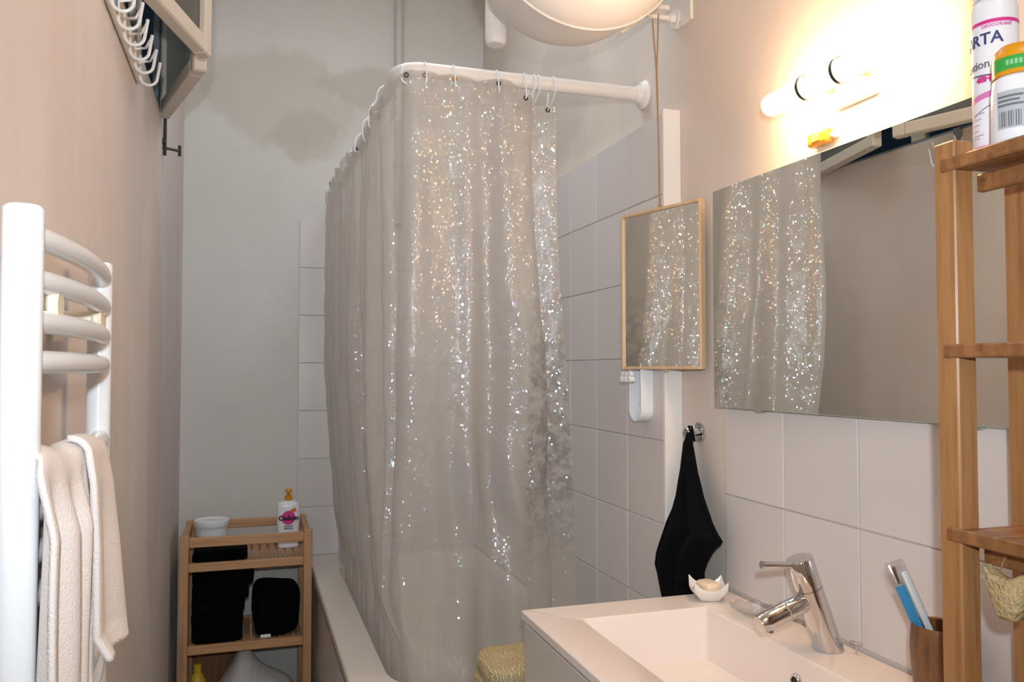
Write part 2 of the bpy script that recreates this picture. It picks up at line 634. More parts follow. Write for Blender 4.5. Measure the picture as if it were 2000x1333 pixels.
# tile work : every glazed tile its own piece
TS = .2
G = .0028
tile_cache = {}
def tile(axis, parent, face, u0, u1, z0, z1, th):
    """axis 'x': tile lies on a wall facing -X (u runs along Y); axis 'y': faces -Y (u runs along X)"""
    w, h = round(u1 - u0, 4), round(z1 - z0, 4)
    key = (axis, w, h, th)
    jit = random.uniform(-.0005, .0005)
    c = Vector((face + th / 2 + jit, (u0 + u1) / 2, (z0 + z1) / 2)) if axis == 'x' else Vector(((u0 + u1) / 2, face + th / 2 + jit, (z0 + z1) / 2))
    a, b = (w - G) / 2, (h - G) / 2
    if key not in tile_cache:
        g = box(-th / 2, th / 2, -a, a, -b, b, .0012) if axis == 'x' else box(-a, a, -th / 2, th / 2, -b, b, .0012)
        o = obj('tile', g, 'tile', sharp=30)
        o.parent = parent
        tile_cache[key] = o
    else:
        o = share(tile_cache[key], 'tile', c, parent)
        return o
    o.location = c
    return o
# shower lining, proud of the right wall (children of the wall > lining > tile)
LX = .955
lin_y0 = 1.777
lining = obj('tile_lining', box(LX + .007, XR, lin_y0, YB, 0, 1.957), 'white_paint', wr)
grout_r = obj('grout_bed', box(LX + .0035, LX + .007, lin_y0, YB, .50, 1.957), 'grout', wr)
y = lin_y0
while y < YB - .02:
    y1 = min(y + TS, YB - .004)
    for k in range(7):
        tile('x', lining, LX, y, y1, .557 + k * TS, .557 + (k + 1) * TS, .007)
    y = y1
# back wall tiles
bx0 = .198
grout_b = obj('grout_bed', box(bx0, LX, YB - .005, YB, 0, 1.957), 'grout', wb)
x = bx0
while x < LX - .02:
    x1 = min(x + TS, LX - .004)
    for k in range(-2, 7):
        tile('y', wb, YB - .010, x, x1, .557 + k * TS, .557 + (k + 1) * TS, .007)
    x = x1
# basin splash tiles
sp_top = 1.258
grout_s = obj('grout_bed', box(XR - .004, XR, .40, 1.569, .80, sp_top), 'grout', wr)
for k in range(6):
    for j in range(2):
        y1 = 1.569 - k * .2057
        tile('x', wr, XR - .008, y1 - .2057, y1, .858 + j * TS, .858 + (j + 1) * TS, .007)
# white painted end board of the lining
obj('trim_1', box(LX - .002, XR, lin_y0 - .012, lin_y0 - .0005, 0, 1.965, .002), 'white_paint', kind='structure')

# ------------------------------------------------------------------ window in the left wall, both casements ajar
win = obj('window_1', join(box(XL - .028, XL - .001, WY0, WY0 + .04, WZ0, WZ1), box(XL - .028, XL - .001, WY1 - .04, WY1, WZ0, WZ1),
          box(XL - .028, XL - .001, WY0 + .04, WY1 - .04, WZ0, WZ0 + .008), box(XL - .028, XL - .001, WY0 + .04, WY1 - .04, WZ1 - .03, WZ1)), 'frame', kind='structure')
def casement(h, e, z0, z1):
    h = Vector((h[0], h[1], 0)); e = Vector((e[0], e[1], 0))
    d = (e - h); w = d.length; d.normalize()
    m = Matrix(((d.x, -d.y, 0, h.x), (d.y, d.x, 0, h.y), (0, 0, 1, 0), (0, 0, 0, 1)))
    t, s = .034, .042
    def B(u0, u1, a, b):
        return xf(box(u0, u1, -t / 2, t / 2, a, b, .004), m)
    sash = obj('casement_sash', join(B(0, s, z0, z1), B(w - s, w, z0, z1)), 'sash', win, label='cream painted window sash standing ajar')
    obj('sash_rail', B(s, w - s, z0, z0 + s), 'sash', sash)
    obj('sash_rail', B(s, w - s, z1 - s, z1), 'sash', sash)
    obj('window_pane', xf(box(s, w - s, -.002, .002, z0 + s, z1 - s), m), 'pane_dusty', sash)
    return sash
casement((-.252, 2.66), (-.125, 2.20), 2.088, 2.64)
casement((-.252, 1.635), (-.110, 2.112), 2.088, 2.64)
obj('mullion', box(XL - .027, XL - .002, 2.13, 2.19, WZ0 + .008, WZ1 - .03, .004), 'sash', win)
obj('espagnolette_rod', join(tube([(XL + .007, 2.695, 2.10), (XL + .007, 2.695, 1.985)], .005, 8), box(XL, XL + .011, 2.685, 2.705, 2.02, 2.035)), 'dark_metal', win)
obj('window_stay', join(tube([(XL, 2.70, 2.010), (XL + .048, 2.71, 2.006)], .0045, 8), tube([(XL + .048, 2.71, 1.99), (XL + .048, 2.71, 2.022)], .005, 8)), 'dark_metal', win)

# ------------------------------------------------------------------ bath, and everything large
tub = thing('bathtub', 'cream white bathtub behind the clear shower curtain', 'bathtub', (.6, 2.7, 0))
tx0, tx1, ty0, ty1, tz = .245, LX - .002, 1.822, YB - .014, .555
ix0, ix1, iy0, iy1, ir = .350, .90, 1.955, 3.42, .18
rings = [rrect(tx0, tx1, ty0, ty1, .012, tz - .03, 12), rrect(tx0, tx1, ty0, ty1, .012, tz - .004, 12), rrect(tx0 + .004, tx1 - .004, ty0 + .004, ty1 - .004, .012, tz, 12),
         rrect(ix0 - .008, ix1 + .008, iy0 - .008, iy1 + .008, ir + .008, tz, 12), rrect(ix0, ix1, iy0, iy1, ir, tz - .01, 12),
         rrect(ix0 + .03, ix1 - .03, iy0 + .05, iy1 - .10, ir - .01, .30, 12), rrect(ix0 + .05, ix1 - .05, iy0 + .08, iy1 - .16, ir - .03, .17, 12),
         rrect(ix0 + .09, ix1 - .09, iy0 + .13, iy1 - .22, .12, .15, 12)]
obj('tub_shell', loops(rings, False, True), 'acrylic', tub)
obj('apron_panel', join(box(tx0 + .012, tx0 + .024, ty0 + .012, ty1, 0, tz - .03), box(tx0 + .024, tx1, ty0 + .012, ty0 + .024, 0, tz - .03)), 'tile', tub)
obj('edge_trim', box(tx0 - .003, tx0 - .0005, ty0, ty1, tz - .026, tz - .010), 'edge', tub)

# shower rod: L shaped, from the right wall to a corner and on to the back wall
RX, RY, RZ, RR = .342, 1.953, 2.062, .0155
rod = thing('shower_curtain_rod', 'white L shaped shower curtain rod fixed to the right wall', 'curtain rod', (XR, RY, RZ))
pth = [(RX, YB - .002, RZ), (RX, RY + .06, RZ)]
for k in range(1, 9):
    a = PI + k / 8 * PI / 2
    pth.append((RX + .06 + .06 * math.cos(a), RY + .06 + .06 * math.sin(a), RZ))
pth.append((XR - .012, RY, RZ))
obj('tube', tube(pth, RR, 16), 'white_paint', rod)
obj('wall_flange', lathe([(0, 0), (0, .036), (.006, .038), (.012, .034), (.016, .024), (.03, .021), (.03, 0)], (XR - .0005, RY, RZ), (-1, 0, 0), 28), 'white_paint', rod)
obj('wall_flange', lathe([(0, 0), (0, .036), (.006, .038), (.012, .034), (.016, .024), (.03, .021), (.03, 0)], (RX, YB - .0005, RZ), (0, -1, 0), 28), 'white_paint', rod)
obj('elbow_sleeve', tube(pth[1:11], RR + .0025, 16), 'white_paint', rod)

# curtain : one long sheet following the rod, gathered and folded back near its free end
cpts = [(.322, 3.47), (.312, 3.2), (.316, 2.8), (.328, 2.5), (.318, 2.25), (.306, 2.06), (.316, 1.968), (.375, 1.934), (.47, 1.930), (.55, 1.929), (.62, 1.928), (.662, 1.930),
        (.678, 1.948), (.664, 1.980), (.650, 1.998), (.668, 2.010), (.705, 2.004), (.762, 1.996)]
def resample(P, n):
    P = [Vector((p[0], p[1], 0)) for p in P]
    D = []
    for i in range(len(P) - 1):
        p0 = P[max(i - 1, 0)]; p1 = P[i]; p2 = P[i + 1]; p3 = P[min(i + 2, len(P) - 1)]
        for k in range(24):
            t = k / 24
            D.append(.5 * ((2 * p1) + (-p0 + p2) * t + (2 * p0 - 5 * p1 + 4 * p2 - p3) * t * t + (-p0 + 3 * p1 - 3 * p2 + p3) * t ** 3))
    D.append(P[-1])
    acc = [0]
    for a, b in zip(D, D[1:]):
        acc.append(acc[-1] + (b - a).length)
    out = []
    j = 0
    for i in range(n):
        s = acc[-1] * i / (n - 1)
        while j < len(acc) - 2 and acc[j + 1] < s:
            j += 1
        f = (s - acc[j]) / max(1e-9, acc[j + 1] - acc[j])
        out.append(D[j].lerp(D[j + 1], f))
    return out, acc[-1]
NS, NZ = 560, 150
cp, clen = resample(cpts, NS)
cn = []
for i in range(NS):
    t = (cp[min(i + 2, NS - 1)] - cp[max(i - 2, 0)]).normalized()
    cn.append(Vector((-t.y, t.x, 0)) * -1)          # outward: towards -X on the arm, -Y on the front
s_of = [clen * i / (NS - 1) for i in range(NS)]
def near_s(x, y):
    b = min(range(NS), key=lambda i: (cp[i].x - x) ** 2 + (cp[i].y - y) ** 2)
    return s_of[b]
ring_xy = [(RX, 3.40), (RX, 3.22), (RX, 3.02), (RX, 2.80), (RX, 2.60), (RX, 2.43), (RX, 2.28), (RX, 2.14), (.365, 1.972), (.402, RY), (.472, RY), (.583, RY), (.655, RY), (.682, RY), (.694, RY), (.735, RY)]
ring_s = [near_s(x, y) for x, y in ring_xy]
ring_s[12] = near_s(.655, 1.930); ring_s[13] = near_s(.653, 1.985); ring_s[14] = near_s(.690, 1.994); ring_s[15] = near_s(.740, 1.987)
S255, S275, S245, S29 = near_s(.322, 2.55), near_s(.322, 2.75), near_s(.322, 2.45), near_s(.322, 2.9)
SC_, SE_ = near_s(.316, 1.968), near_s(.662, 1.930)
def sstep(a, b, x):
    t = max(0, min(1, (x - a) / (b - a)))
    return t * t * (3 - 2 * t)
def ctop(s):
    ds = min(abs(s - r) for r in ring_s)
    drop = .002 + .014 * min(1, ds / .055) ** 2
    z = RZ - .008 - drop
    z -= .030 * sstep(SE_ - .05, SE_ - .012, s)
    z -= .036 * sstep(S275, S245, s) * (1 - sstep(SC_ - .02, SC_ + .06, s))
    return z + .010 * (1 - sstep(S275, S245, s))
CT = [ctop(q) for q in s_of]
def curt(i, j):
    s = s_of[i]; v = j / (NZ - 1)
    zt = CT[i]
    zb = .26 + .02 * math.sin(9 * s)
    z = zt + (zb - zt) * v
    h = (zt - z)
    P, N = cp[i], cn[i]
    arm = 1 - sstep(SC_ - .10, SC_ + .04, s)
    fr = 1 - arm
    end = sstep(SE_ - .05, SE_ - .005, s)
    ramp = .30 + .70 * sstep(0, .55, h)
    w1 = math.sin(2 * PI * s / .118 + .8 * math.sin(3.1 * s) + .25 * math.sin(2.2 * z))
    w2 = math.sin(2 * PI * s / .071 + 1.7 + .9 * math.sin(1.3 * z + 5 * s))
    w3 = math.sin(2 * PI * s / .262 + .6 * z)
    a1 = .013 + .012 * arm
    d = ramp * (a1 * w1 + .006 * w2 + .010 * w3) * (1 - .55 * end)
    # slanting drapes low on the front sheet
    q = (P.x - .40) - .16 * sstep(1.25, .6, z) * (P.x - .34) * 3
    d += fr * (1 - end) * .013 * sstep(1.5, .75, z) * math.sin(2 * PI * q / .075 + 1.0)
    # a pulled crease slanting across the upper right of the sheet, and small crumples
    d += fr * (1 - end) * .010 * math.exp(-((z - 1.50 + 1.6 * (P.x - .60)) / .045) ** 2) * sstep(.50, .60, P.x)
    d += noise.noise(Vector((P.x * 9, P.y * 9, z * 3.0))) * .012 * ramp + noise.noise(Vector((P.x * 30, P.y * 30, z * 16))) * .0036
    far = 1 - sstep(S29, S245, s)
    d += far * .014 * (1 - sstep(1.5, .8, z))
    d = max(d, -.004) if h < .10 else d
    p = P + N * d
    inn = sstep(1.25, .60, z)
    p.x += arm * (.020 * sstep(.15, .6, h) + .030 * inn + .05 * sstep(.60, .40, z))
    p.y += fr * (.075 * sstep(1.6, .60, z) + .05 * sstep(.60, .35, z))
    p.y += .035 * sstep(.05, .5, h) * sstep(SE_ + .03, SE_ + .06, s)
    p.x += fr * .095 * sstep(2.0, .62, z) * max(0, (P.x - .36) / .39)
    k = sstep(.78, .58, z)
    if k > 0:
        t = p.copy()
        t.x = max(t.x, ix0 + .012); t.y = max(t.y, iy0 + .012)
        cx, cy, cr = ix0 + ir, iy0 + ir, ir - .013
        if t.x < cx and t.y < cy:
            dv = Vector((t.x - cx, t.y - cy, 0))
            if dv.length > cr:
                dv = dv * (cr / dv.length)
                t.x, t.y = cx + dv.x, cy + dv.y
        p = p.lerp(t, k)
    p.y = min(p.y, YB - .03)
    p.z = z
    return p
CV = [curt(i, j) for i in range(NS) for j in range(NZ)]
CF = [(i * NZ + j, (i + 1) * NZ + j, (i + 1) * NZ + j + 1, i * NZ + j + 1) for i in range(NS - 1) for j in range(NZ - 1)]
cur = thing('shower_curtain', 'clear shower curtain with glittering holographic flecks hanging into the bath', 'shower curtain', (.342, 2.0, .26))
obj('curtain_sheet', (CV, CF), 'curtain', cur, sharp=180)
NH = 4
HV = [CV[i * NZ + j] + cn[i] * .0014 for i in range(NS) for j in range(NH)]
HF = [(i * NH + j, (i + 1) * NH + j, (i + 1) * NH + j + 1, i * NH + j + 1) for i in range(NS - 1) for j in range(NH - 1)]
obj('hem_band', (HV, HF), 'hem', cur, sharp=180)
def curt_at(s, dz):
    i = min(range(NS), key=lambda k: abs(s_of[k] - s))
    L_ = abs(CT[i] - .26)
    return curt(i, dz / L_ * (NZ - 1)), cn[i]
for k, s in enumerate(ring_s):
    p, n = curt_at(s, .012)
    obj('eyelet', tube([p + n * .0012 + (Vector((0, 0, 1)) * math.cos(a) + Vector((-n.y, n.x, 0)) * math.sin(a)) * .005 for a in [2 * PI * q / 12 for q in range(12)]], .0018, 6, True), 'amber' if k in (10,) else 'steel_dark', cur)
ring_names = ['on the far end of the arm by the back wall', 'second from the back wall on the rod arm', 'third from the back wall on the rod arm', 'fourth from the back wall on the rod arm', 'fifth from the back wall on the rod arm',
    'sixth from the back wall, lowest seen clear of the curtain edge', 'left of the elbow, second below it on the arm', 'left of the elbow, first below it on the arm', 'hung on the bent elbow of the rod', 'just right of the elbow on the front rod',
    'with the brown eyelet, on the front rod', 'above the middle of the front rod', 'leftmost of the cluster near the curtain end', 'middle of the cluster near the curtain end', 'rightmost of the cluster near the curtain end', 'last one at the free edge of the curtain']
for k, (x, y) in enumerate(ring_xy):
    p, n = curt_at(ring_s[k], .012)
    c = Vector((x, y, RZ))
    e = p
    horiz = Vector((e.x - x, e.y - y, 0))
    t_dir = Vector((0, 1, 0)) if k < 8 else (Vector((-.7, .7, 0)) if k == 8 else Vector((1, 0, 0)))
    perp = Vector((1, 0, 0)) if k < 8 else (Vector((.7, .7, 0)) if k == 8 else Vector((0, 1, 0)))
    R_ = .033
    cz = RZ + RR + .003 - R_
    pts = []
    for q in range(28):
        a = 2 * PI * q / 28
        dz = math.cos(a) * R_
        f = max(0, -math.cos(a))
        off = perp * (math.sin(a) * R_ * .85)
        pp = Vector((x, y, cz + dz)) + off
        low = Vector((e.x, e.y, e.z)) - Vector((x, y, cz - R_))
        low.z = min(low.z, 0.004)
        pts.append(pp + low * f * f)
    solo('curtain_ring', tube(pts, .0021, 7, True), 'plastic', (x, y, RZ + RR), 'white plastic curtain ring ' + ring_names[k], 'curtain ring', 'curtain rings on the shower rod')

# water heater drum
heat = thing('water_heater', 'large white drum shaped water heater high above the bath', 'water heater', (.70, 1.7, 2.33))
HC = (.70, 0, 2.331)
obj('tank', lathe([(1.560, 0), (1.562, .10), (1.575, .18), (1.60, .222), (1.64, .2435), (1.655, .2465), (1.668, .2455), (1.72, .240), (1.80, .230), (1.825, .221), (1.84, .20), (1.845, 0)], HC, (0, 1, 0), 72), 'heater', heat)
obj('seam_ring', tube([(HC[0] + .2475 * math.cos(a), 1.655, HC[2] + .2475 * math.sin(a)) for a in [2 * PI * k / 72 for k in range(72)]], .0028, 8, True), 'heater', heat)
obj('outlet_pipe', join(lathe([(0, 0), (0, .022), (.005, .026), (.012, .0275), (.30, .0275)], (.598, 2.0, 2.166), (0, 0, 1), 28), tube([(.598, 2.0, 2.44), (.60, 1.98, 2.46), (.63, 1.842, 2.42)], .02, 12)), 'heater', heat)
def strap_pt(a, y, r):
    return Vector((HC[0] + r * math.cos(a), y, HC[2] + r * math.sin(a)))
sa = [math.radians(-58 + 178 * k / 30) for k in range(31)]
obj('strap', loops([[strap_pt(a, 1.735, .2415), strap_pt(a, 1.735, .2455), strap_pt(a, 1.765, .2455), strap_pt(a, 1.765, .2415)] for a in sa], True, True), 'heater', heat)
obj('wall_bracket', join(box(XR - .008, XR, 1.70, 1.752, 2.165, 2.62, .002), box(.935, XR, 1.715, 1.735, 2.46, 2.50), box(.90, .955, 1.735, 1.765, 2.195, 2.205)), 'heater', heat)
obj('wall_bolt', join(cyl((.915, 1.775, 2.194), (1, 0, 0), .0068, .085, 12), cyl((.975, 1.775, 2.194), (1, 0, 0), .012, .016, 6), cyl((.989, 1.775, 2.194), (1, 0, 0), .024, .011, 20)), 'white_paint', heat)

solo('wall_pipe', tube([(.612, YB - .0175, 1.96), (.612, YB - .0175, ZT - .001)], .017, 16), 'wall_pipe', (.612, YB - .0215, 1.96), 'painted pipe running up the back wall behind the curtain rod elbow', 'pipe')
# towel radiator on the left wall
rad = thing('towel_radiator', 'white ladder towel radiator on the left wall nearest the camera', 'radiator', L(-.2, 1.06, .75))
def pole(x, y, r, z0, z1):
    a = L(x, y, z0); b = L(x, y, z1)
    h = b.z - a.z
    return lathe([(0, 0), (0, r - .003), (.003, r), (h - .003, r), (h, r - .003), (h, 0)], a, (0, 0, 1), 24)
obj('upright', pole(-.200, .858, .0185, .55, 1.482), 'radiator', rad)
obj('upright', pole(-.200, 1.275, .0165, .55, 1.480), 'radiator', rad)
bars_z = [1.456, 1.415, 1.376, 1.337, 1.235, 1.195, 1.155, 1.115, .98, .94, .90, .86, .72, .68, .64, .60]
def bar_x(t):
    return -.198 + .018 * math.sin(PI * t) ** .8
for z in bars_z:
    obj('bar', tube([L(bar_x(k / 20), .858 + (1.272 - .858) * k / 20, z) for k in range(21)], .0122, 12), 'radiator', rad)
for (yy, zz) in ((.93, 1.395), (1.18, 1.395), (.93, .70), (1.18, .70)):
    a = L(-.244, yy, zz)
    obj('wall_mount', join(cyl(a + Vector((.0005, 0, 0)), (1, 0, 0), .020, .012, 20, .002), cyl(a + Vector((.010, 0, 0)), (1, 0, 0), .011, .05, 16), cyl(a + Vector((.054, 0, 0)), (1, 0, 0), .019, .012, 20, .003)), 'ivory', rad)
a = L(-.235, 1.07, 1.392)
obj('valve_body', join(tube([a + Vector((0, -.05, 0)), a + Vector((0, .11, 0))], .0135, 16), cyl(a + Vector((0, .115, 0)), (0, 1, 0), .016, .03, 18, .003)), 'ivory', rad)

# white towel over the radiator bars : front sheet with folds, hung over the fifth bar
def sstep(a, b, x):
    t = max(0, min(1, (x - a) / (b - a)))
    return t * t * (3 - 2 * t)
def towel_fn(u, v):
    y = .882 + .094 * u
    t = (y - .858) / .414
    bx = bar_x(max(0, min(1, t)))
    zt = 1.235
    Rb = .0165
    d = v * .95 - .33            # negative: at the back, 0: top of the bar
    fold = .5 + .5 * math.sin(2 * PI * (u * 3.1 + .12 * math.sin(7 * u)) + .9)
    if d < -Rb:
        x = bx - Rb * .8; z = zt + d + Rb
        x = max(x, -.226)
    elif d < Rb:
        a = d / Rb * PI / 2
        x = bx + math.sin(a) * Rb; z = zt + math.cos(a) * Rb
    else:
        hang = d - Rb
        x = bx + Rb + (.015 * fold - .010 * sstep(.8, 1, u)) * min(1, hang / .06) + .010 * hang * u
        z = zt - hang
        x += .004 * math.sin(9 * z + 11 * u) * min(1, hang / .2)
        y -= .012 * hang * (1 - u)
    y -= .056 * sstep(-.5 * Rb, 1.3 * Rb, d) * (1 - u) ** 2
    return L(x, y, z + .004 * math.sin(6 * u + 1) * sstep(-.05, 0, d))
tw = thing('bath_towel', 'white terry towel draped in folds over the radiator bars', 'towel', L(-.16, .98, .7))
obj('towel_sheet', grid(towel_fn, 70, 110), 'white_terry', tw, sharp=180, solid=.006)
def flap_fn(u, v):
    d = v * .240
    Rb = .021
    y = .962 + .130 * u + .006 * v
    bx = bar_x((1.06 - .858) / .414)
    if d < Rb:
        a = d / Rb * PI / 2
        x = bx + math.sin(a) * Rb - .004 * u; z = 1.239 + math.cos(a) * Rb * .9 - .010 * u * u
    else:
        h = d - Rb
        x = bx + Rb - .004 * u + .004 * math.sin(2 * PI * u * 1.3 + 1) * min(1, h / .1) + h * (.01 + .085 * u) + .003 * min(1, h / .03)
        z = 1.239 - h - .010 * u * u
        if v > .9:
            x += .014 * (v - .9) * 10 * (1 - u)
    return L(x, y, z)
obj('towel_flap', grid(flap_fn, 26, 60), 'white_terry', tw, sharp=180, solid=.007)
def tail_fn(u, v):
    h = v * .34
    y = 1.045 + .075 * u + .012 * math.sin(3 * v)
    x = -.166 + .008 * math.sin(2 * PI * u * 1.3 + 2 * v) + .015 * v
    return L(x, y, .925 - h + .03 * math.sin(4 * u))
obj('towel_tail', grid(tail_fn, 24, 40), 'white_terry', tw, sharp=180, solid=.007)

# hook rack hung over the window sill
hk = thing('hook_rack', 'cream metal hook rail with white wire hooks hung over the window sill', 'hook rack', (XL + .01, 1.9, 2.02))
hy0, hy1, hz0, hz1 = 1.60, 2.085, 2.00, 2.075
obj('back_plate', box(XL + .002, XL + .008, hy0, hy1, hz0, hz1, .0015), 'sash', hk)
for yy in (1.70, 1.98):
    obj('sill_strap', join(box(XL + .008, XL + .0095, yy, yy + .028, hz0 + .02, WZ0 + .0105), box(XL - .026, XL + .0095, yy, yy + .028, WZ0 + .0085, WZ0 + .0105)), 'frame', hk)
for k in range(6):
    yy = hy0 + .045 + k * (hy1 - hy0 - .07) / 5
    x0 = XL + .009
    pts = [(x0, yy, hz0 + .062), (x0 + .001, yy, hz0 + .018)]
    for q in range(0, 9):
        a = PI + q / 8 * PI
        pts.append((x0 + .020 + .019 * math.cos(a), yy, hz0 + .012 + .019 * math.sin(a)))
    pts.append((x0 + .044, yy + .004, hz0 + .050))
    up = [(x0, yy, hz0 + .045), (x0 + .022, yy, hz0 + .050), (x0 + .034, yy, hz0 + .075)]
    obj('hook', join(tube(pts, .0034, 8), tube(up, .0030, 8)), 'plastic', hk)

# birch shelf rack in the far left corner
RXL, RXR, RYF, RYB, RZT = -.226, .232, 3.15, 3.50, .735
rk = thing('shelf_rack', 'birch wood slatted shelf rack in the far corner beside the bath', 'shelf', (.0, 3.3, 0))
pw = .030
for (x0, y0) in ((RXL, RYF), (RXR - pw, RYF), (RXL, RYB - pw), (RXR - pw, RYB - pw)):
    obj('post', box(x0, x0 + pw, y0, y0 + pw, 0, RZT, .002), 'pine_z', rk)
for x0 in (RXL + .005, RXR - pw + .005):
    obj('side_rail', box(x0, x0 + .02, RYF + pw, RYB - pw, RZT - .035, RZT - .003, .002), 'pine_y', rk)
obj('front_rail', box(RXL + pw, RXR - pw, RYF + .004, RYF + .022, RZT - .042, RZT - .008, .002), 'pine_x', rk)
obj('back_rail', box(RXL + pw, RXR - pw, RYB - .022, RYB - .004, RZT - .036, RZT - .004, .002), 'pine_x', rk)
SH = [.632, .340, .050]
for zs in SH:
    obj('shelf_rail', box(RXL + pw, RXR - pw, RYF + .003, RYF + .021, zs - .026, zs + .004, .002), 'pine_x', rk)
    obj('shelf_rail', box(RXL + pw, RXR - pw, RYB - .021, RYB - .003, zs - .026, zs + .004, .002), 'pine_x', rk)
    for xs in (RXL + pw, RXR - pw - .014):
        obj('shelf_bearer', box(xs, xs + .014, RYF + .021, RYB - .021, zs - .026, zs - .010, .001), 'pine_y', rk)
    n = 13
    pitch = (RXR - RXL - 2 * pw) / n
    s0 = obj('slat', box(-.0115, .0115, -(RYB - RYF - .046) / 2, (RYB - RYF - .046) / 2, -.0095, 0, .0015), 'pine_y')
    s0.parent = rk
    for k in range(n):
        loc = Vector((RXL + pw + pitch * (k + .5), (RYF + RYB) / 2, zs)) - ORG[rk]
        if k == 0:
            s0.location = loc
        else:
            share(s0, 'slat', loc, rk)

# vanity cabinet and basin
BX0, BX1, BY0, BY1, BZ = .520, .9915, .832, 1.562, .852
va = thing('vanity_cabinet', 'pale grey vanity cabinet under the white basin', 'cabinet', (.76, 1.2, 0))
vx0, vx1, vy0, vy1, vz0, vz1 = .540, .988, .842, 1.548, .18, .836
obj('side_panel', box(vx0, vx1, vy1 - .016, vy1, vz0, vz1, .001), 'cabinet', va)
obj('side_panel', box(vx0, vx1, vy0, vy0 + .016, vz0, vz1, .001), 'cabinet', va)
obj('bottom_panel', box(vx0, vx1, vy0 + .016, vy1 - .016, vz0, vz0 + .016), 'cabinet', va)
obj('back_panel', box(vx1 - .008, vx1, vy0 + .016, vy1 - .016, vz0 + .016, vz1), 'cabinet', va)
for (y0, y1) in ((vy0, 1.1935), (1.1965, vy1)):
    d = obj('door', box(vx0 - .018, vx0 - .001, y0, y1, vz0, vz1 - .006, .0015), 'cabinet', va)
    yh = y1 - .05 if y0 == vy0 else y0 + .05
    obj('door_handle', join(tube([(vx0 - .018, yh, .60), (vx0 - .040, yh, .60), (vx0 - .040, yh, .74), (vx0 - .018, yh, .74)], .005, 8)), 'chrome', d)
for (xx, yy) in ((.57, .87), (.57, 1.52), (.95, .87), (.95, 1.52)):
    obj('leg', cyl((xx, yy, 0), (0, 0, 1), .018, vz0, 16), 'chrome', va)
ba = thing('washbasin', 'white rectangular washbasin on the grey vanity', 'washbasin', (.76, 1.2, .836))
cx0, cx1, cy0, cy1 = .612, .882, .93, 1.470
rings = [rrect(cx0 - .006, cx1 + .006, cy0 - .006, cy1 + .006, .014, .8365), rrect(BX0, BX1, BY0, BY1, .004, .8365), rrect(BX0, BX1, BY0, BY1, .004, BZ - .002), rrect(BX0 + .002, BX1 - .002, BY0 + .002, BY1 - .002, .004, BZ),
         rrect(cx0 - .002, cx1 + .002, cy0 - .002, cy1 + .002, .010, BZ), rrect(cx0 + .002, cx1 - .001, cy0 + .001, cy1 - .001, .010, BZ - .003),
         rrect(cx0 + .055, cx1 - .004, cy0 + .05, cy1 - .006, .012, BZ - .055), rrect(cx0 + .118, cx1 - .008, cy0 + .10, cy1 - .012, .014, BZ - .098), rrect(cx0 + .128, cx1 - .018, cy0 + .115, cy1 - .022, .012, BZ - .104)]
obj('basin_shell', loops(rings, False, True), 'ceramic', ba, sharp=40)
ov = (cx1 - .0040, 1.178, BZ - .044)
obj('overflow_ring', lathe([(-.004, .0135), (.003, .0135), (.006, .0115), (.005, .0085), (-.002, .0080), (-.002, 0)], ov, (-1, 0, .07), 28), 'chrome', ba)
obj('overflow_hole', lathe([(0, 0), (0, .0078), (.0005, .0078), (.0005, 0)], (ov[0] - .0022, ov[1], ov[2]), (-1, 0, .07), 20), 'void', ba)
obj('drain', lathe([(0, 0), (0, .026), (.004, .025), (.005, .018), (.004, 0)], (.80, 1.178, BZ - .1042), (0, 0, 1), 24), 'chrome', ba)

# mixer tap
fa = thing('basin_mixer_tap', 'chrome slanted single lever mixer tap on the basin', 'tap', (.949, 1.185, BZ))
fb = Vector((.949, 1.185, BZ)); axis = Vector((-.055, .004, .157)); Lf = axis.length; ad = axis.normalized()
q = ad.to_track_quat('Z', 'Y')
def slant(profile, n=36, cut0=False):
    g = lathe(profile, fb, ad, n)
    if cut0:
        V = []
        for p in g[0]:
            p = Vector(p)
            if p.z < BZ + .0005 or (p - fb).dot(ad) < .001:
                t = (BZ + .0005 - p.z) / ad.z
                p = p + ad * t
            V.append(p)
        g = V, g[1]
    return g
obj('tap_body', slant([(0, .0), (0, .0245), (.112, .0232), (.1125, .0215), (.1138, .0215), (.1143, .0232), (.1145, 0)], cut0=True), 'chrome', fa)
hd = obj('tap_head', slant([(.1145, 0), (.1147, .0232), (.164, .0228), (.1668, .0212), (.1673, .0)]), 'chrome', fa)
top = fb + ad * .155
obj('lever', join(tube([top + Vector((-.018, 0, 0)), top + Vector((-.072, .004, .004))], .0060, 14), cyl(top + Vector((-.072, .004, .004)), (-1, .05, .05), .0065, .004, 14)), 'chrome', hd)
s0 = fb + ad * .094
sdir = Vector((-.105, .0, -.036))
sp = obj('spout', tube([s0 + sdir * t for t in (.12, .3, .6, .86, .97, 1.0)], [.0160, .0168, .0168, .0168, .0160, .0145], 24), 'chrome', fa)
obj('spout_collar', tube([s0 + sdir * t for t in (.50, .515, .53)], [.0170, .0176, .0170], 24), 'chrome', sp)
obj('aerator', cyl(s0 + sdir * .84 + Vector((0, 0, -.010)), (-.25, 0, -1), .010, .0075, 20), 'steel_dark', sp)
obj('waste_rod', join(tube([(.976, 1.150, BZ), (.976, 1.150, BZ + .018)], .0018, 8), tube([(.972, 1.158, BZ + .019), (.980, 1.140, BZ + .019)], .0026, 10)), 'chrome', fa)

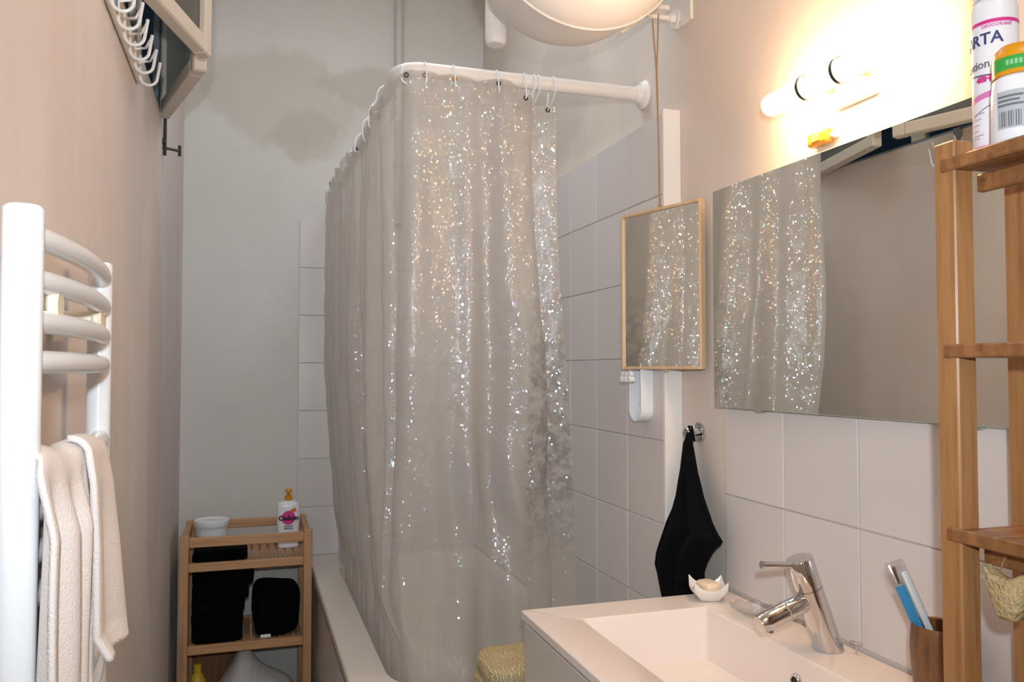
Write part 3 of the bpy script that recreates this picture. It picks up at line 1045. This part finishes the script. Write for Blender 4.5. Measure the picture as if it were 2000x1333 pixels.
# large wall mirror
mi = thing('wall_mirror', 'large frameless rectangular mirror above the basin', 'mirror', (.99, 1.2, 1.25))
my = Matrix.Translation((.9895, .70, 0)) @ Matrix.Rotation(math.radians(1.3), 4, 'Z')
obj('glass_edge', xf(box(-.0035, .001, 0, .8665, 1.249, 1.720), my), 'glass_edge', mi)
obj('mirror_face', xf(box(-.0045, -.0036, .001, .8655, 1.250, 1.719), my), 'mirror', mi)
for yy, xx in ((.9, .980), (1.4, .969)):
    obj('clip', box(xx, .9915, yy, yy + .02, 1.2455, 1.2486), 'chrome', mi)

# small hanging mirror, canted across the end of the shower lining
pA = Vector((.905, 1.893, 0)); pB = Vector((.980, 1.634, 0))
sd = (pB - pA); sw = sd.length; sd.normalize()
sm = Matrix(((sd.x, -sd.y, 0, pA.x), (sd.y, sd.x, 0, pA.y), (0, 0, 1, 0), (0, 0, 0, 1)))
hm = thing('hanging_mirror', 'small mirror in a thin pale wood frame hung on a long cord', 'mirror', ((pA + pB) / 2 + Vector((0, 0, 1.33))))
mz0, mz1 = 1.330, 1.720
def SB(u0, u1, w0, w1, a, b, bev=.001):
    return xf(box(u0, u1, w0, w1, a, b, bev), sm)
for nm, g in (('frame_stile', SB(0, .007, -.008, .008, mz0, mz1)), ('frame_stile', SB(sw - .007, sw, -.008, .008, mz0, mz1)), ('frame_rail', SB(.007, sw - .007, -.008, .008, mz0, mz0 + .007)), ('frame_rail', SB(.007, sw - .007, -.008, .008, mz1 - .007, mz1))):
    obj(nm, g, 'light_wood', hm)
obj('backing', SB(.007, sw - .007, 0, .006, mz0 + .007, mz1 - .007, 0), 'light_wood', hm)
# reflective side faces the room
nside = (sm.to_3x3() @ Vector((0, 1, 0)))
if nside.x > 0:
    obj('mirror_face', SB(.007, sw - .007, -.003, 0, mz0 + .007, mz1 - .007, 0), 'mirror', hm)
else:
    obj('mirror_face', SB(.007, sw - .007, .006, .0072, mz0 + .007, mz1 - .007, 0), 'mirror', hm)
kp = pA + sd * (sw * .494) + Vector((0, 0, mz1))
tp = Vector((.938, 1.775, 2.197))
obj('hanging_cord', join(tube([kp + Vector((-.001, 0, 0)), kp.lerp(tp, .33) + Vector((.002, .002, 0)), kp.lerp(tp, .72) + Vector((0, .001, 0)), tp + Vector((-.005, .007, .0))], .0017, 7),
     tube([kp + Vector((.001, 0, 0)), kp.lerp(tp, .33) + Vector((0, -.001, 0)), kp.lerp(tp, .72) + Vector((.001, 0, 0)), tp + Vector((.005, -.007, 0)), tp + Vector((.002, -.003, .008)), tp + Vector((-.004, .006, .006))], .0017, 7),
     superblob(kp + Vector((0, 0, .004)), (.005, .005, .005), 1, 10, 8), superblob(kp.lerp(tp, .74), (.003, .003, .006), 1, 8, 6)), 'cord', hm)
obj('bottom_knob', superblob(pA + sd * (sw * .56) + Vector((0, 0, mz0 - .003)), (.006, .008, .004), 1, 12, 8), 'light_wood', hm)

# wall lamp : a lit tube either side of its wall box
lp = thing('wall_lamp', 'lit frosted tube wall lamp glaring above the large mirror', 'lamp', (XR, 1.155, 1.83))
lz = 1.826
obj('lamp_tube', lathe([(0, 0), (.001, .012), (.006, .018), (.014, .0205), (.306, .0205), (.314, .018), (.319, .012), (.320, 0)], (.93, 1.315, lz), (0, -1, 0), 24), 'tube_light', lp)
for yy in (1.200, 1.112):
    obj('tube_collar', lathe([(-.004, .0207), (-.004, .0232), (.004, .0232), (.004, .0207)], (.93, yy, lz), (0, 1, 0), 28), 'steel_dark', lp)
    obj('lamp_arm', box(.952, XR - .012, yy - .004, yy + .004, lz - .006, lz + .006, .001), 'steel_dark', lp)
obj('wall_box', box(XR - .014, XR - .0005, 1.10, 1.205, lz - .035, lz + .035, .004, 2), 'white_paint', lp)
sw_ = thing('light_switch', 'small amber plastic switch glowing on the wall just under the lamp', 'switch', (XR, 1.24, 1.75))
obj('switch_box', box(.978, XR - .0005, 1.212, 1.266, 1.738, 1.764, .006, 3), 'amber', sw_)
obj('switch_button', box(.974, .9785, 1.228, 1.250, 1.744, 1.758, .002, 2), 'amber_light', sw_)
obj('clip_foot', box(.985, XR - .0005, 1.2, 1.211, 1.745, 1.755, .002), 'white_paint', sw_)

# bamboo shelf tower at the right, standing beside the vanity
tw_ = thing('shelf_tower', 'tall bamboo shelf tower at the right edge beside the vanity', 'shelf', (.88, .63, 0))
TY0, TY1, TX0, TX1 = .45, .817, .822, .966
for (x0, y0) in ((TX0, TY1 - .032), (TX1 - .030, TY1 - .032), (TX0, TY0), (TX1 - .030, TY0)):
    obj('post', box(x0, x0 + .030, y0, y0 + .032, 0, 1.613, .002), 'bamboo_z', tw_)
TS_ = [1.592, 1.361, 1.137, .935, .62, .25]
for k, zs in enumerate(TS_):
    th = .017
    obj('shelf_board', box(TX0 + .006, TX1 - .006, TY0 + .0325, TY1 - .0325, zs - th, zs, .002), 'bamboo_y', tw_)
    obj('shelf_lip', box(TX0 - .003, TX0 + .0055, TY0 + .012, TY1 - .012, zs - th, zs, .002), 'bamboo_y', tw_)
    if k != 1:
        obj('under_rail', box(TX0 + .033, TX0 + .045, TY0 + .0325, TY1 - .0325, zs - th - .026, zs - th - .004, .002), 'bamboo_y', tw_)

# ------------------------------------------------------------------ small things on the rack
rz = SH[0] + .0005
tubc = thing('cream_jar', 'round white plastic jar with lid standing on the rack', 'jar', (-.128, 3.36, rz))
c = (-.128, 3.36, rz)
obj('jar_body', lathe([(0, 0), (0, .052), (.004, .056), (.098, .060), (.098, 0)], c, (0, 0, 1), 40), 'plastic', tubc)
obj('jar_lid', lathe([(.098, 0), (.0985, .0625), (.101, .064), (.116, .064), (.122, .0635), (.124, .060), (.120, .056), (.120, 0)], c, (0, 0, 1), 40), 'plastic', tubc)
obj('jar_label', band((c[0], c[1]), .0586, rz + .03, rz + .085, math.radians(195), math.radians(238), 14), 'yellow', tubc, label='yellow green printed label')
pb = thing('pump_bottle', 'white lotion bottle with orange pump and pink round label', 'bottle', (.155, 3.36, rz))
c = Vector((.155, 3.36, rz))
def oval(z, a, b, n=28, e=.62):
    out = []
    for k in range(n):
        t = 2 * PI * k / n
        out.append((c.x + math.copysign(abs(math.cos(t)) ** e, math.cos(t)) * a, c.y + math.copysign(abs(math.sin(t)) ** e, math.sin(t)) * b, c.z + z))
    return out
obj('bottle_body', loops([oval(0, .036, .018), oval(.004, .039, .021), oval(.10, .043, .022), oval(.160, .043, .022), oval(.172, .040, .020), oval(.179, .028, .015), oval(.183, .014, .012)], True, True), 'can_white', pb)
obj('pump', join(lathe([(.183, 0), (.183, .015), (.200, .015), (.203, .011), (.206, .006), (.216, .006), (.217, .013), (.224, .0135), (.228, .010), (.229, 0)], c, (0, 0, 1), 24), box(c.x - .008, c.x + .008, c.y - .036, c.y, c.z + .218, c.z + .227, .003)), 'yellow_cap', pb)
fy = c.y - .0226
def disc(cx, cz, rx, rz_, y, n=28):
    return [Vector((cx, y, cz))] + [Vector((cx + rx * math.cos(2 * PI * k / n), y, cz + rz_ * math.sin(2 * PI * k / n))) for k in range(n)], [(0, 1 + (k + 1) % n, 1 + k) for k in range(n)]
lb = obj('round_label', disc(c.x, c.z + .118, .026, .027, fy), 'pink', pb)
obj('leaf_mark', xf(box(-.011, .011, -.0003, .0003, -.007, .007), Matrix.Translation((c.x + .018, fy - .0006, c.z + .146)) @ Matrix.Rotation(-.5, 4, 'Y')), 'orange', pb)
def flat_text(s, size, x, z, y, bold=0.0):
    return xf(text_geo(s, size, bold, .0002), Matrix.Translation((x, y, z)) @ Matrix.Rotation(PI / 2, 4, 'X'))
obj('lettering', flat_text('Cadum', .026, c.x, c.z + .109, fy - .0012, .0011), 'void', pb)
obj('small_print', join(*[box(c.x + x - .0028, c.x + x + .0028, fy - .0008, fy - .0003, c.z + z, c.z + z + .0055) for z in (.083, .074) for x in (-.0135, -.0068, 0, .0068, .0135)]), 'grey_print', pb)
obj('flower_mark', join(disc(c.x, c.z + .050, .009, .007, fy - .0004, 8), disc(c.x - .014, c.z + .054, .005, .005, fy - .0004, 6)), 'yellow', pb)

def folded(name, x0, x1, y0, y1, z0, n, th, mat, base, label, cat, seed, parent=None, amp=.006):
    gs = []
    rnd = random.Random(seed)
    for k in range(n):
        dx0, dx1, dy = rnd.uniform(0, .012), rnd.uniform(0, .012), rnd.uniform(0, .008)
        cz = z0 + th * (k + .5)
        gs.append(superblob(((x0 + dx0 + x1 - dx1) / 2, (y0 + dy + y1) / 2, cz), ((x1 - dx1 - x0 - dx0) / 2, (y1 - y0 - dy) / 2, th * .56), .35, 36, 12, amp, 14, seed + k, z0))
    return solo(name, join(*gs), mat, base, label, cat, sharp=180)
folded('folded_towel', RXL + .035, .012, RYF + .028, RYF + .135, rz, 2, .020, 'navy_black', (-.09, RYF + .08, rz), 'small folded black towel on the top slats before the jar', 'towel', 3, amp=.004)
r2 = SH[1] + .0005
gs = []
for k in range(5):
    x1 = (-.012, -.010, -.004, .010, .028)[k]
    gs.append(superblob(((RXL + .038 + x1) / 2, RYF + .137, r2 + .050 * (k + .5)), ((x1 - RXL - .038) / 2, .108, .030), .30, 40, 14, .004, 12, 20 + k, r2))
solo('folded_towel', join(*gs), 'navy_black', (-.09, RYF + .12, r2), 'tall pile of folded black cloth at the left of the middle shelf', 'towel', sharp=180)
solo('black_bag', superblob((.109, RYF + .128, r2 + .090), (.085, .094, .092), .42, 44, 28, .014, 11, 5, r2), 'navy_black', (.101, RYF + .13, r2), 'slumped black cloth bundle at the right of the middle shelf', 'bag', sharp=180)
solo('clothes_tag', box(.052, .088, RYF + .0225, RYF + .0245, r2 + .006, r2 + .018, .0006), 'plastic', (.07, RYF + .023, r2), 'small white tag lying before the black bundle on the slats', 'tag')
r3 = SH[2] + .0005
def heap(u, v):
    x = -.13 + .325 * u; y = RYF + .035 + .22 * v
    e = math.sin(PI * u) ** .4 * math.sin(PI * v) ** .4
    pk = math.exp(-((u - .36) / .16) ** 2) * .095
    z = r3 + e * (.150 + pk) + .014 * noise.noise(Vector((x * 14, y * 14, 1))) * e
    return (x, y, max(z, r3 + .0025))
hg = grid(heap, 44, 36)
solo('white_cloth', hg, 'waffle', (.05, RYF + .14, r3), 'crumpled white ribbed cloth heaped on the lowest shelf', 'cloth', sharp=180, solid=.004)
solo('wooden_board', box(RXL + .034, -.035, RYB - .055, RYB - .040, r3, .310, .002), 'board', (-.1, RYB - .045, r3), 'brown wooden board leaning at the back of the lowest shelf', 'board')
yb = thing('cleaner_bottle', 'yellow bottle with a red label in the low left of the rack', 'bottle', (-.165, RYF + .075, r3))
c2 = (-.165, RYF + .075, r3)
obj('bottle_body', lathe([(0, 0), (0, .026), (.004, .029), (.150, .029), (.172, .018), (.180, .012), (.180, 0)], c2, (0, 0, 1), 24), 'yellow', yb)
obj('bottle_cap', cyl((c2[0], c2[1], r3 + .180), (0, 0, 1), .014, .030, 18, .002), 'yellow', yb)
obj('bottle_label', band((c2[0], c2[1]), .0295, r3 + .135, r3 + .150, math.radians(215), math.radians(330), 14), 'red', yb)

# cream knitted mat folded on a stool before the bath
st = thing('low_stool', 'white wooden stool holding the folded cream knit before the bath', 'stool', (.56, 1.715, 0))
obj('seat', box(.495, .690, 1.62, 1.80, .525, .550, .004, 2), 'white_paint', st)
for (xx, yy) in ((.51, 1.635), (.675, 1.635), (.51, 1.785), (.675, 1.785)):
    obj('leg', box(xx - .012, xx + .012, yy - .012, yy + .012, 0, .525, .002), 'white_paint', st)
kn = []
for k, (a, b, cz, hz) in enumerate(((.470, .70, .570, .024), (.473, .70, .607, .022), (.476, .70, .643, .022), (.482, .70, .681, .026))):
    kn.append(superblob(((a + b) / 2, 1.712, cz + .006), ((b - a) / 2, .095, hz), .45, 44, 18, .006, 16, k))
solo('knitted_bath_mat', join(*kn), 'knit', (.58, 1.712, .551), 'cream cable knit mat folded in a pile beside the vanity', 'bath mat', sharp=180)

# ------------------------------------------------------------------ small things at the basin
sdh = thing('soap_dish', 'white porcelain soap dish with pointed corners at the basin corner', 'soap dish', (.915, 1.515, BZ))
def dish_ring(z, r, up, n=56, rot=-.35):
    out = []
    for k in range(n):
        t = 2 * PI * k / n
        sq = 1 / max(abs(math.cos(t)), abs(math.sin(t)))
        cr = ((sq - 1) / .4142) ** 1.5
        rr = r * (.62 + .38 * sq) * (1 + .10 * cr)
        a = t + rot
        out.append((.915 + rr * math.cos(a), 1.515 + rr * math.sin(a), BZ + .0005 + z + up * cr))
    return out
obj('dish_body', loops([dish_ring(0, .019, 0), dish_ring(.003, .022, 0), dish_ring(.020, .037, .004), dish_ring(.026, .0385, .016), dish_ring(.026, .0365, .016), dish_ring(.018, .034, .004), dish_ring(.007, .020, 0)], True, True), 'porcelain', sdh, sharp=60)
solo('soap_bar', superblob((.913, 1.512, BZ + .027), (.020, .027, .013), .6, 28, 18), 'soap', (.913, 1.512, BZ + .013), 'rounded cream soap bar lying in the porcelain dish', 'soap', sharp=180)
gd = []
for r0, z0 in ((.016, 0), (.020, .002), (.036, .012), (.044, .016), (.045, .0175), (.042, .0165), (.034, .0135), (.018, .005)):
    gd.append([(.935 + (r0 * (1 + .05 * math.cos(8 * t)) * .9) * math.cos(t), 1.385 + r0 * (1 + .05 * math.cos(8 * t)) * 1.15 * math.sin(t), BZ + .0006 + z0 + .0018 * math.cos(8 * t) * (r0 > .03)) for t in [2 * PI * k / 64 for k in range(64)]])
solo('glass_dish', loops(gd, True, True), 'clear', (.935, 1.385, BZ), 'clear rippled glass dish behind the tap spout', 'dish', sharp=60)
cupc = (.938, .934, BZ + .0005)
solo('wooden_cup', lathe([(0, 0), (0, .030), (.003, .033), (.045, .0385), (.085, .0405), (.112, .0385), (.116, .037), (.114, .0345), (.08, .036), (.012, .029), (.010, 0)], cupc, (0, 0, 1), 40), 'cup_wood', cupc, 'dark turned wood tumbler on the basin beside the shelf tower', 'cup')
tb = thing('toothbrush_pack', 'blue and white toothbrush in a clear tray leaning in the tumbler', 'toothbrush', (.925, .945, BZ + .012))
b0 = Vector((.948, .922, BZ + .016)); b1 = Vector((.899, .980, 1.050))
bd = (b1 - b0).normalized(); bl = (b1 - b0).length
sidev = Vector((.82, -.45, 0)); sidev = (sidev - bd * sidev.dot(bd)).normalized(); nv_ = bd.cross(sidev)
bm_ = Matrix(((sidev.x, nv_.x, bd.x, b0.x), (sidev.y, nv_.y, bd.y, b0.y), (sidev.z, nv_.z, bd.z, b0.z), (0, 0, 0, 1)))
obj('clear_tray', xf(box(-.0135, .0135, -.006, .006, 0, bl, .003, 2), bm_), 'clear', tb)
obj('blue_card', xf(box(-.0125, .001, -.0015, .0015, .02, bl - .035, .0006), bm_), 'blue', tb)
obj('white_handle', xf(box(.0025, .012, -.0035, .0035, .005, bl - .018, .002, 2), bm_), 'plastic', tb)
obj('brush_head', xf(join(box(-.009, -.001, -.003, .003, bl - .032, bl - .006, .002), ), bm_), 'chrome', tb)

# wall hook and black hand towel
ho = thing('wall_hook', 'round chrome wall hook holding the black hand towel', 'hook', (XR, 1.684, 1.184))
obj('rose', lathe([(0, 0), (0, .0235), (.004, .024), (.008, .022), (.009, 0)], (XR - .0005, 1.684, 1.184), (-1, 0, 0), 36), 'chrome', ho)
obj('peg', lathe([(.009, .0085), (.026, .0085), (.028, .012), (.036, .0125), (.039, .010), (.0395, 0)], (XR - .0005, 1.684, 1.184), (-1, 0, .02), 28), 'chrome', ho)
rows = [(1.185, 1.680, 1.672, .977), (1.160, 1.690, 1.655, .968), (1.10, 1.698, 1.630, .962), (1.048, 1.711, 1.598, .956), (1.0, 1.729, 1.555, .949), (.982, 1.738, 1.528, .945), (.970, 1.744, 1.505, .943), (.950, 1.755, 1.535, .942), (.918, 1.774, 1.562, .941), (.892, 1.788, 1.575, .940), (.862, 1.796, 1.574, .940), (.850, 1.790, 1.590, .940), (.82, 1.770, 1.598, .940), (.76, 1.735, 1.60, .940)]
def interp(z):
    for a, b in zip(rows, rows[1:]):
        if z <= a[0] and z >= b[0]:
            f = (a[0] - z) / (a[0] - b[0])
            return [a[k] + (b[k] - a[k]) * f for k in range(4)]
    return rows[-1]
def hand(u, v):
    z = 1.185 + (.762 - 1.185) * v
    _, yl, yr, x = interp(z)
    y = yl + (yr - yl) * u
    wd = abs(yl - yr)
    am = min(.010, wd * .06)
    xx = x - .006 + am * math.sin(2 * PI * u * 2.3 + .7) * min(1, v * 4) - .008 * math.sin(PI * u)
    return (xx, y, z)
ht = thing('hand_towel', 'black terry hand towel hanging from the chrome wall hook', 'towel', (.96, 1.66, .76))
obj('towel_cloth', grid(hand, 46, 80), 'black_terry', ht, sharp=180, solid=.006)
obj('hanging_loop', tube([(.972, 1.690, 1.168), (.970, 1.684, 1.199), (.970, 1.672, 1.199), (.972, 1.664, 1.165)], .003, 8), 'black_terry', ht)

# white plastic holder on the shower tiles
pc = thing('plastic_holder', 'white plastic wall holder with small knobs under the hanging mirror', 'holder', (LX, 1.86, 1.2))
hx = LX - .001
def uloop(x0, x1, yc, w, zb, zt, th):
    r = w
    path = [(yc + w, zt)]
    for k in range(13):
        a = -k / 12 * PI
        path.append((yc + w * math.cos(a), zb + w * .9 + w * .9 * math.sin(a)))
    path.append((yc - w, zt))
    inner = [(yc + (p[0] - yc) * (1 - th / w), p[1] + (th if i not in (0, len(path) - 1) else 0)) for i, p in enumerate(path)]
    out = []
    n = len(path)
    V = []
    for x in (x0, x1):
        V += [Vector((x, p[0], p[1])) for p in path] + [Vector((x, p[0], p[1])) for p in inner]
    F = []
    for i in range(n - 1):
        F += [(i, i + 1, 2 * n + i + 1, 2 * n + i), (n + i, n + i + 1, 3 * n + i + 1, 3 * n + i), (i, i + 1, n + i + 1, n + i), (2 * n + i, 2 * n + i + 1, 3 * n + i + 1, 3 * n + i)]
    F += [(0, n, 3 * n, 2 * n), (n - 1, 2 * n - 1, 4 * n - 1, 3 * n - 1)]
    return V, F
obj('holder_band', uloop(hx - .034, hx, 1.862, .034, 1.200, 1.345, .0035), 'plastic', pc)
obj('back_plate', box(hx - .0045, hx, 1.832, 1.892, 1.225, 1.345, .001), 'plastic', pc)
obj('cross_strip', box(hx - .010, hx - .0046, 1.832, 1.892, 1.238, 1.244, .001), 'plastic', pc)
for k in range(3):
    yy = 1.905 - k * .022
    obj('knob', join(cyl((hx - .036, yy, 1.305), (-1, 0, 0), .0078, .016, 14, .001), cyl((hx - .036, yy, 1.319), (-1, 0, 0), .0068, .014, 14, .001)), 'plastic', pc)

# ------------------------------------------------------------------ things on the shelf tower
sz = TS_[0] + .0005
canc = (.882, .777, sz)
can = thing('spray_can', 'tall white deodorant spray can with pink bands on the top shelf', 'spray can', canc)
obj('can_body', lathe([(0, 0), (0, .0245), (.003, .0262), (.185, .0262), (.192, .024), (.197, .019), (.197, 0)], canc, (0, 0, 1), 40), 'can_white', can)
obj('can_cap', lathe([(.197, 0), (.1972, .0235), (.228, .0225), (.236, .018), (.237, 0)], canc, (0, 0, 1), 32), 'plastic', can)
CA = math.atan2(-canc[1], -canc[0])            # direction from can to the room's middle
cc = (canc[0], canc[1])
rr = .0264
obj('pink_band', band(cc, rr, sz + .1620, sz + .1665), 'pink', can)
obj('pink_foot', band(cc, rr, sz + .003, sz + .012), 'magenta', can)
obj('pink_swoosh', band(cc, rr, sz + .074, sz + .0815, CA - 1.6, CA + 1.5, 36, lambda t: -.010 * (1 - t) ** 2), 'magenta', can)
obj('grey_swoosh', band(cc, rr + .0001, sz + .0685, sz + .0698, CA - 1.6, CA + 1.5, 36, lambda t: -.028 * (1 - t) ** 2), 'grey_print', can)
obj('grey_swoosh', band(cc, rr + .0001, sz + .1005, sz + .1028, CA - 1.4, CA - .15, 30, lambda t: -.004 * t), 'grey_print', can)
obj('brand_lettering', wrap(text_geo('NARTA', .0200, .0003), cc, rr, CA - .92, sz + .1370), 'navy_print', can)
obj('lettering', wrap(text_geo('DEODORANT', .0055, .0001), cc, rr, CA + .1, sz + .1570), 'magenta', can)
obj('lettering', wrap(text_geo('action', .0145, .0001), cc, rr, CA - .88, sz + .1080), 'grey_print', can)
obj('lettering', wrap(text_geo('48H', .0105, .0004), cc, rr, CA - .52, sz + .0905), 'pink', can)
obj('small_print', join(*[band(cc, rr + .0001, sz + z, sz + z + .0016, CA - 1.25, CA - 1.25 + w, 8) for z, w in ((.052, .75), (.045, .6), (.038, .5), (.031, .45), (.025, .7), (.0215, .5))]), 'soft_grey', can)
rbc = (.8535, .722, sz)
rb = thing('roll_on_bottle', 'white bottle with amber cap and green band beside the spray can', 'bottle', rbc)
obj('bottle_body', lathe([(0, 0), (0, .027), (.003, .029), (.060, .028), (.075, .0262), (.078, .0235), (.078, 0)], rbc, (0, 0, 1), 40), 'can_white', rb)
obj('bottle_cap', lathe([(.0782, 0), (.0782, .0262), (.100, .0262), (.109, .0240), (.115, .018), (.117, 0)], rbc, (0, 0, 1), 40), 'yellow_cap', rb)
obj('green_band', band((rbc[0], rbc[1]), .0264, sz + .083, sz + .0985), 'green', rb)
RA = math.atan2(-rbc[1], -rbc[0])
RA2 = RA - .25
obj('pale_print', join(*[band((rbc[0], rbc[1]), .0266, sz + .088, sz + .094, RA - .45 + k * .17, RA - .33 + k * .17, 3) for k in range(6)]), 'pale_green', rb)
obj('info_label', band((rbc[0], rbc[1]), .0293, sz + .014, sz + .058, RA2 - .55, RA2 + .50, 20), 'label_grey', rb)
obj('bar_lines', join(*[band((rbc[0], rbc[1]), .0296, sz + .016, sz + .034, RA2 - .45 + k * .085, RA2 - .45 + k * .085 + (.05 if k % 3 else .025), 2) for k in range(10)],
    *[band((rbc[0], rbc[1]), .0296, sz + .040 + .005 * k, sz + .0425 + .005 * k, RA2 - .5, RA2 + (.3 if k % 2 else .42), 12) for k in range(3)]), 'grey_print', rb)
# yellow sponge hanging from the rail under the third shelf
spg = thing('bath_sponge', 'yellow eared sponge hanging under the shelf at the right edge', 'sponge', (.838, .705, 1.04))
out = [(-.030, .058), (-.018, .050), (-.004, .047), (.010, .050), (.022, .057), (.030, .058), (.027, .040), (.020, .018), (.015, .002), (.004, -.002), (-.008, -.001), (-.016, .006), (-.021, .020), (-.027, .040)]
sv = []
for xx, sc in ((.010, .8), (.006, .97), (-.006, .97), (-.010, .8)):
    sv.append([(.838 + xx + .003 * noise.noise(Vector((a * 90, b * 90, xx * 50))), .734 - (a * sc), 1.070 + (b - .028) * sc) for a, b in out])
obj('sponge_body', loops(sv, True, True), 'sponge', spg, sharp=60)
obj('hanging_loop', tube([(.838, .748, 1.088), (.843, .747, 1.103), (.852, .745, 1.1205), (.870, .743, 1.1195), (.8715, .741, 1.094), (.860, .737, 1.091), (.840, .728, 1.090)], .0012, 6), 'cord', spg)
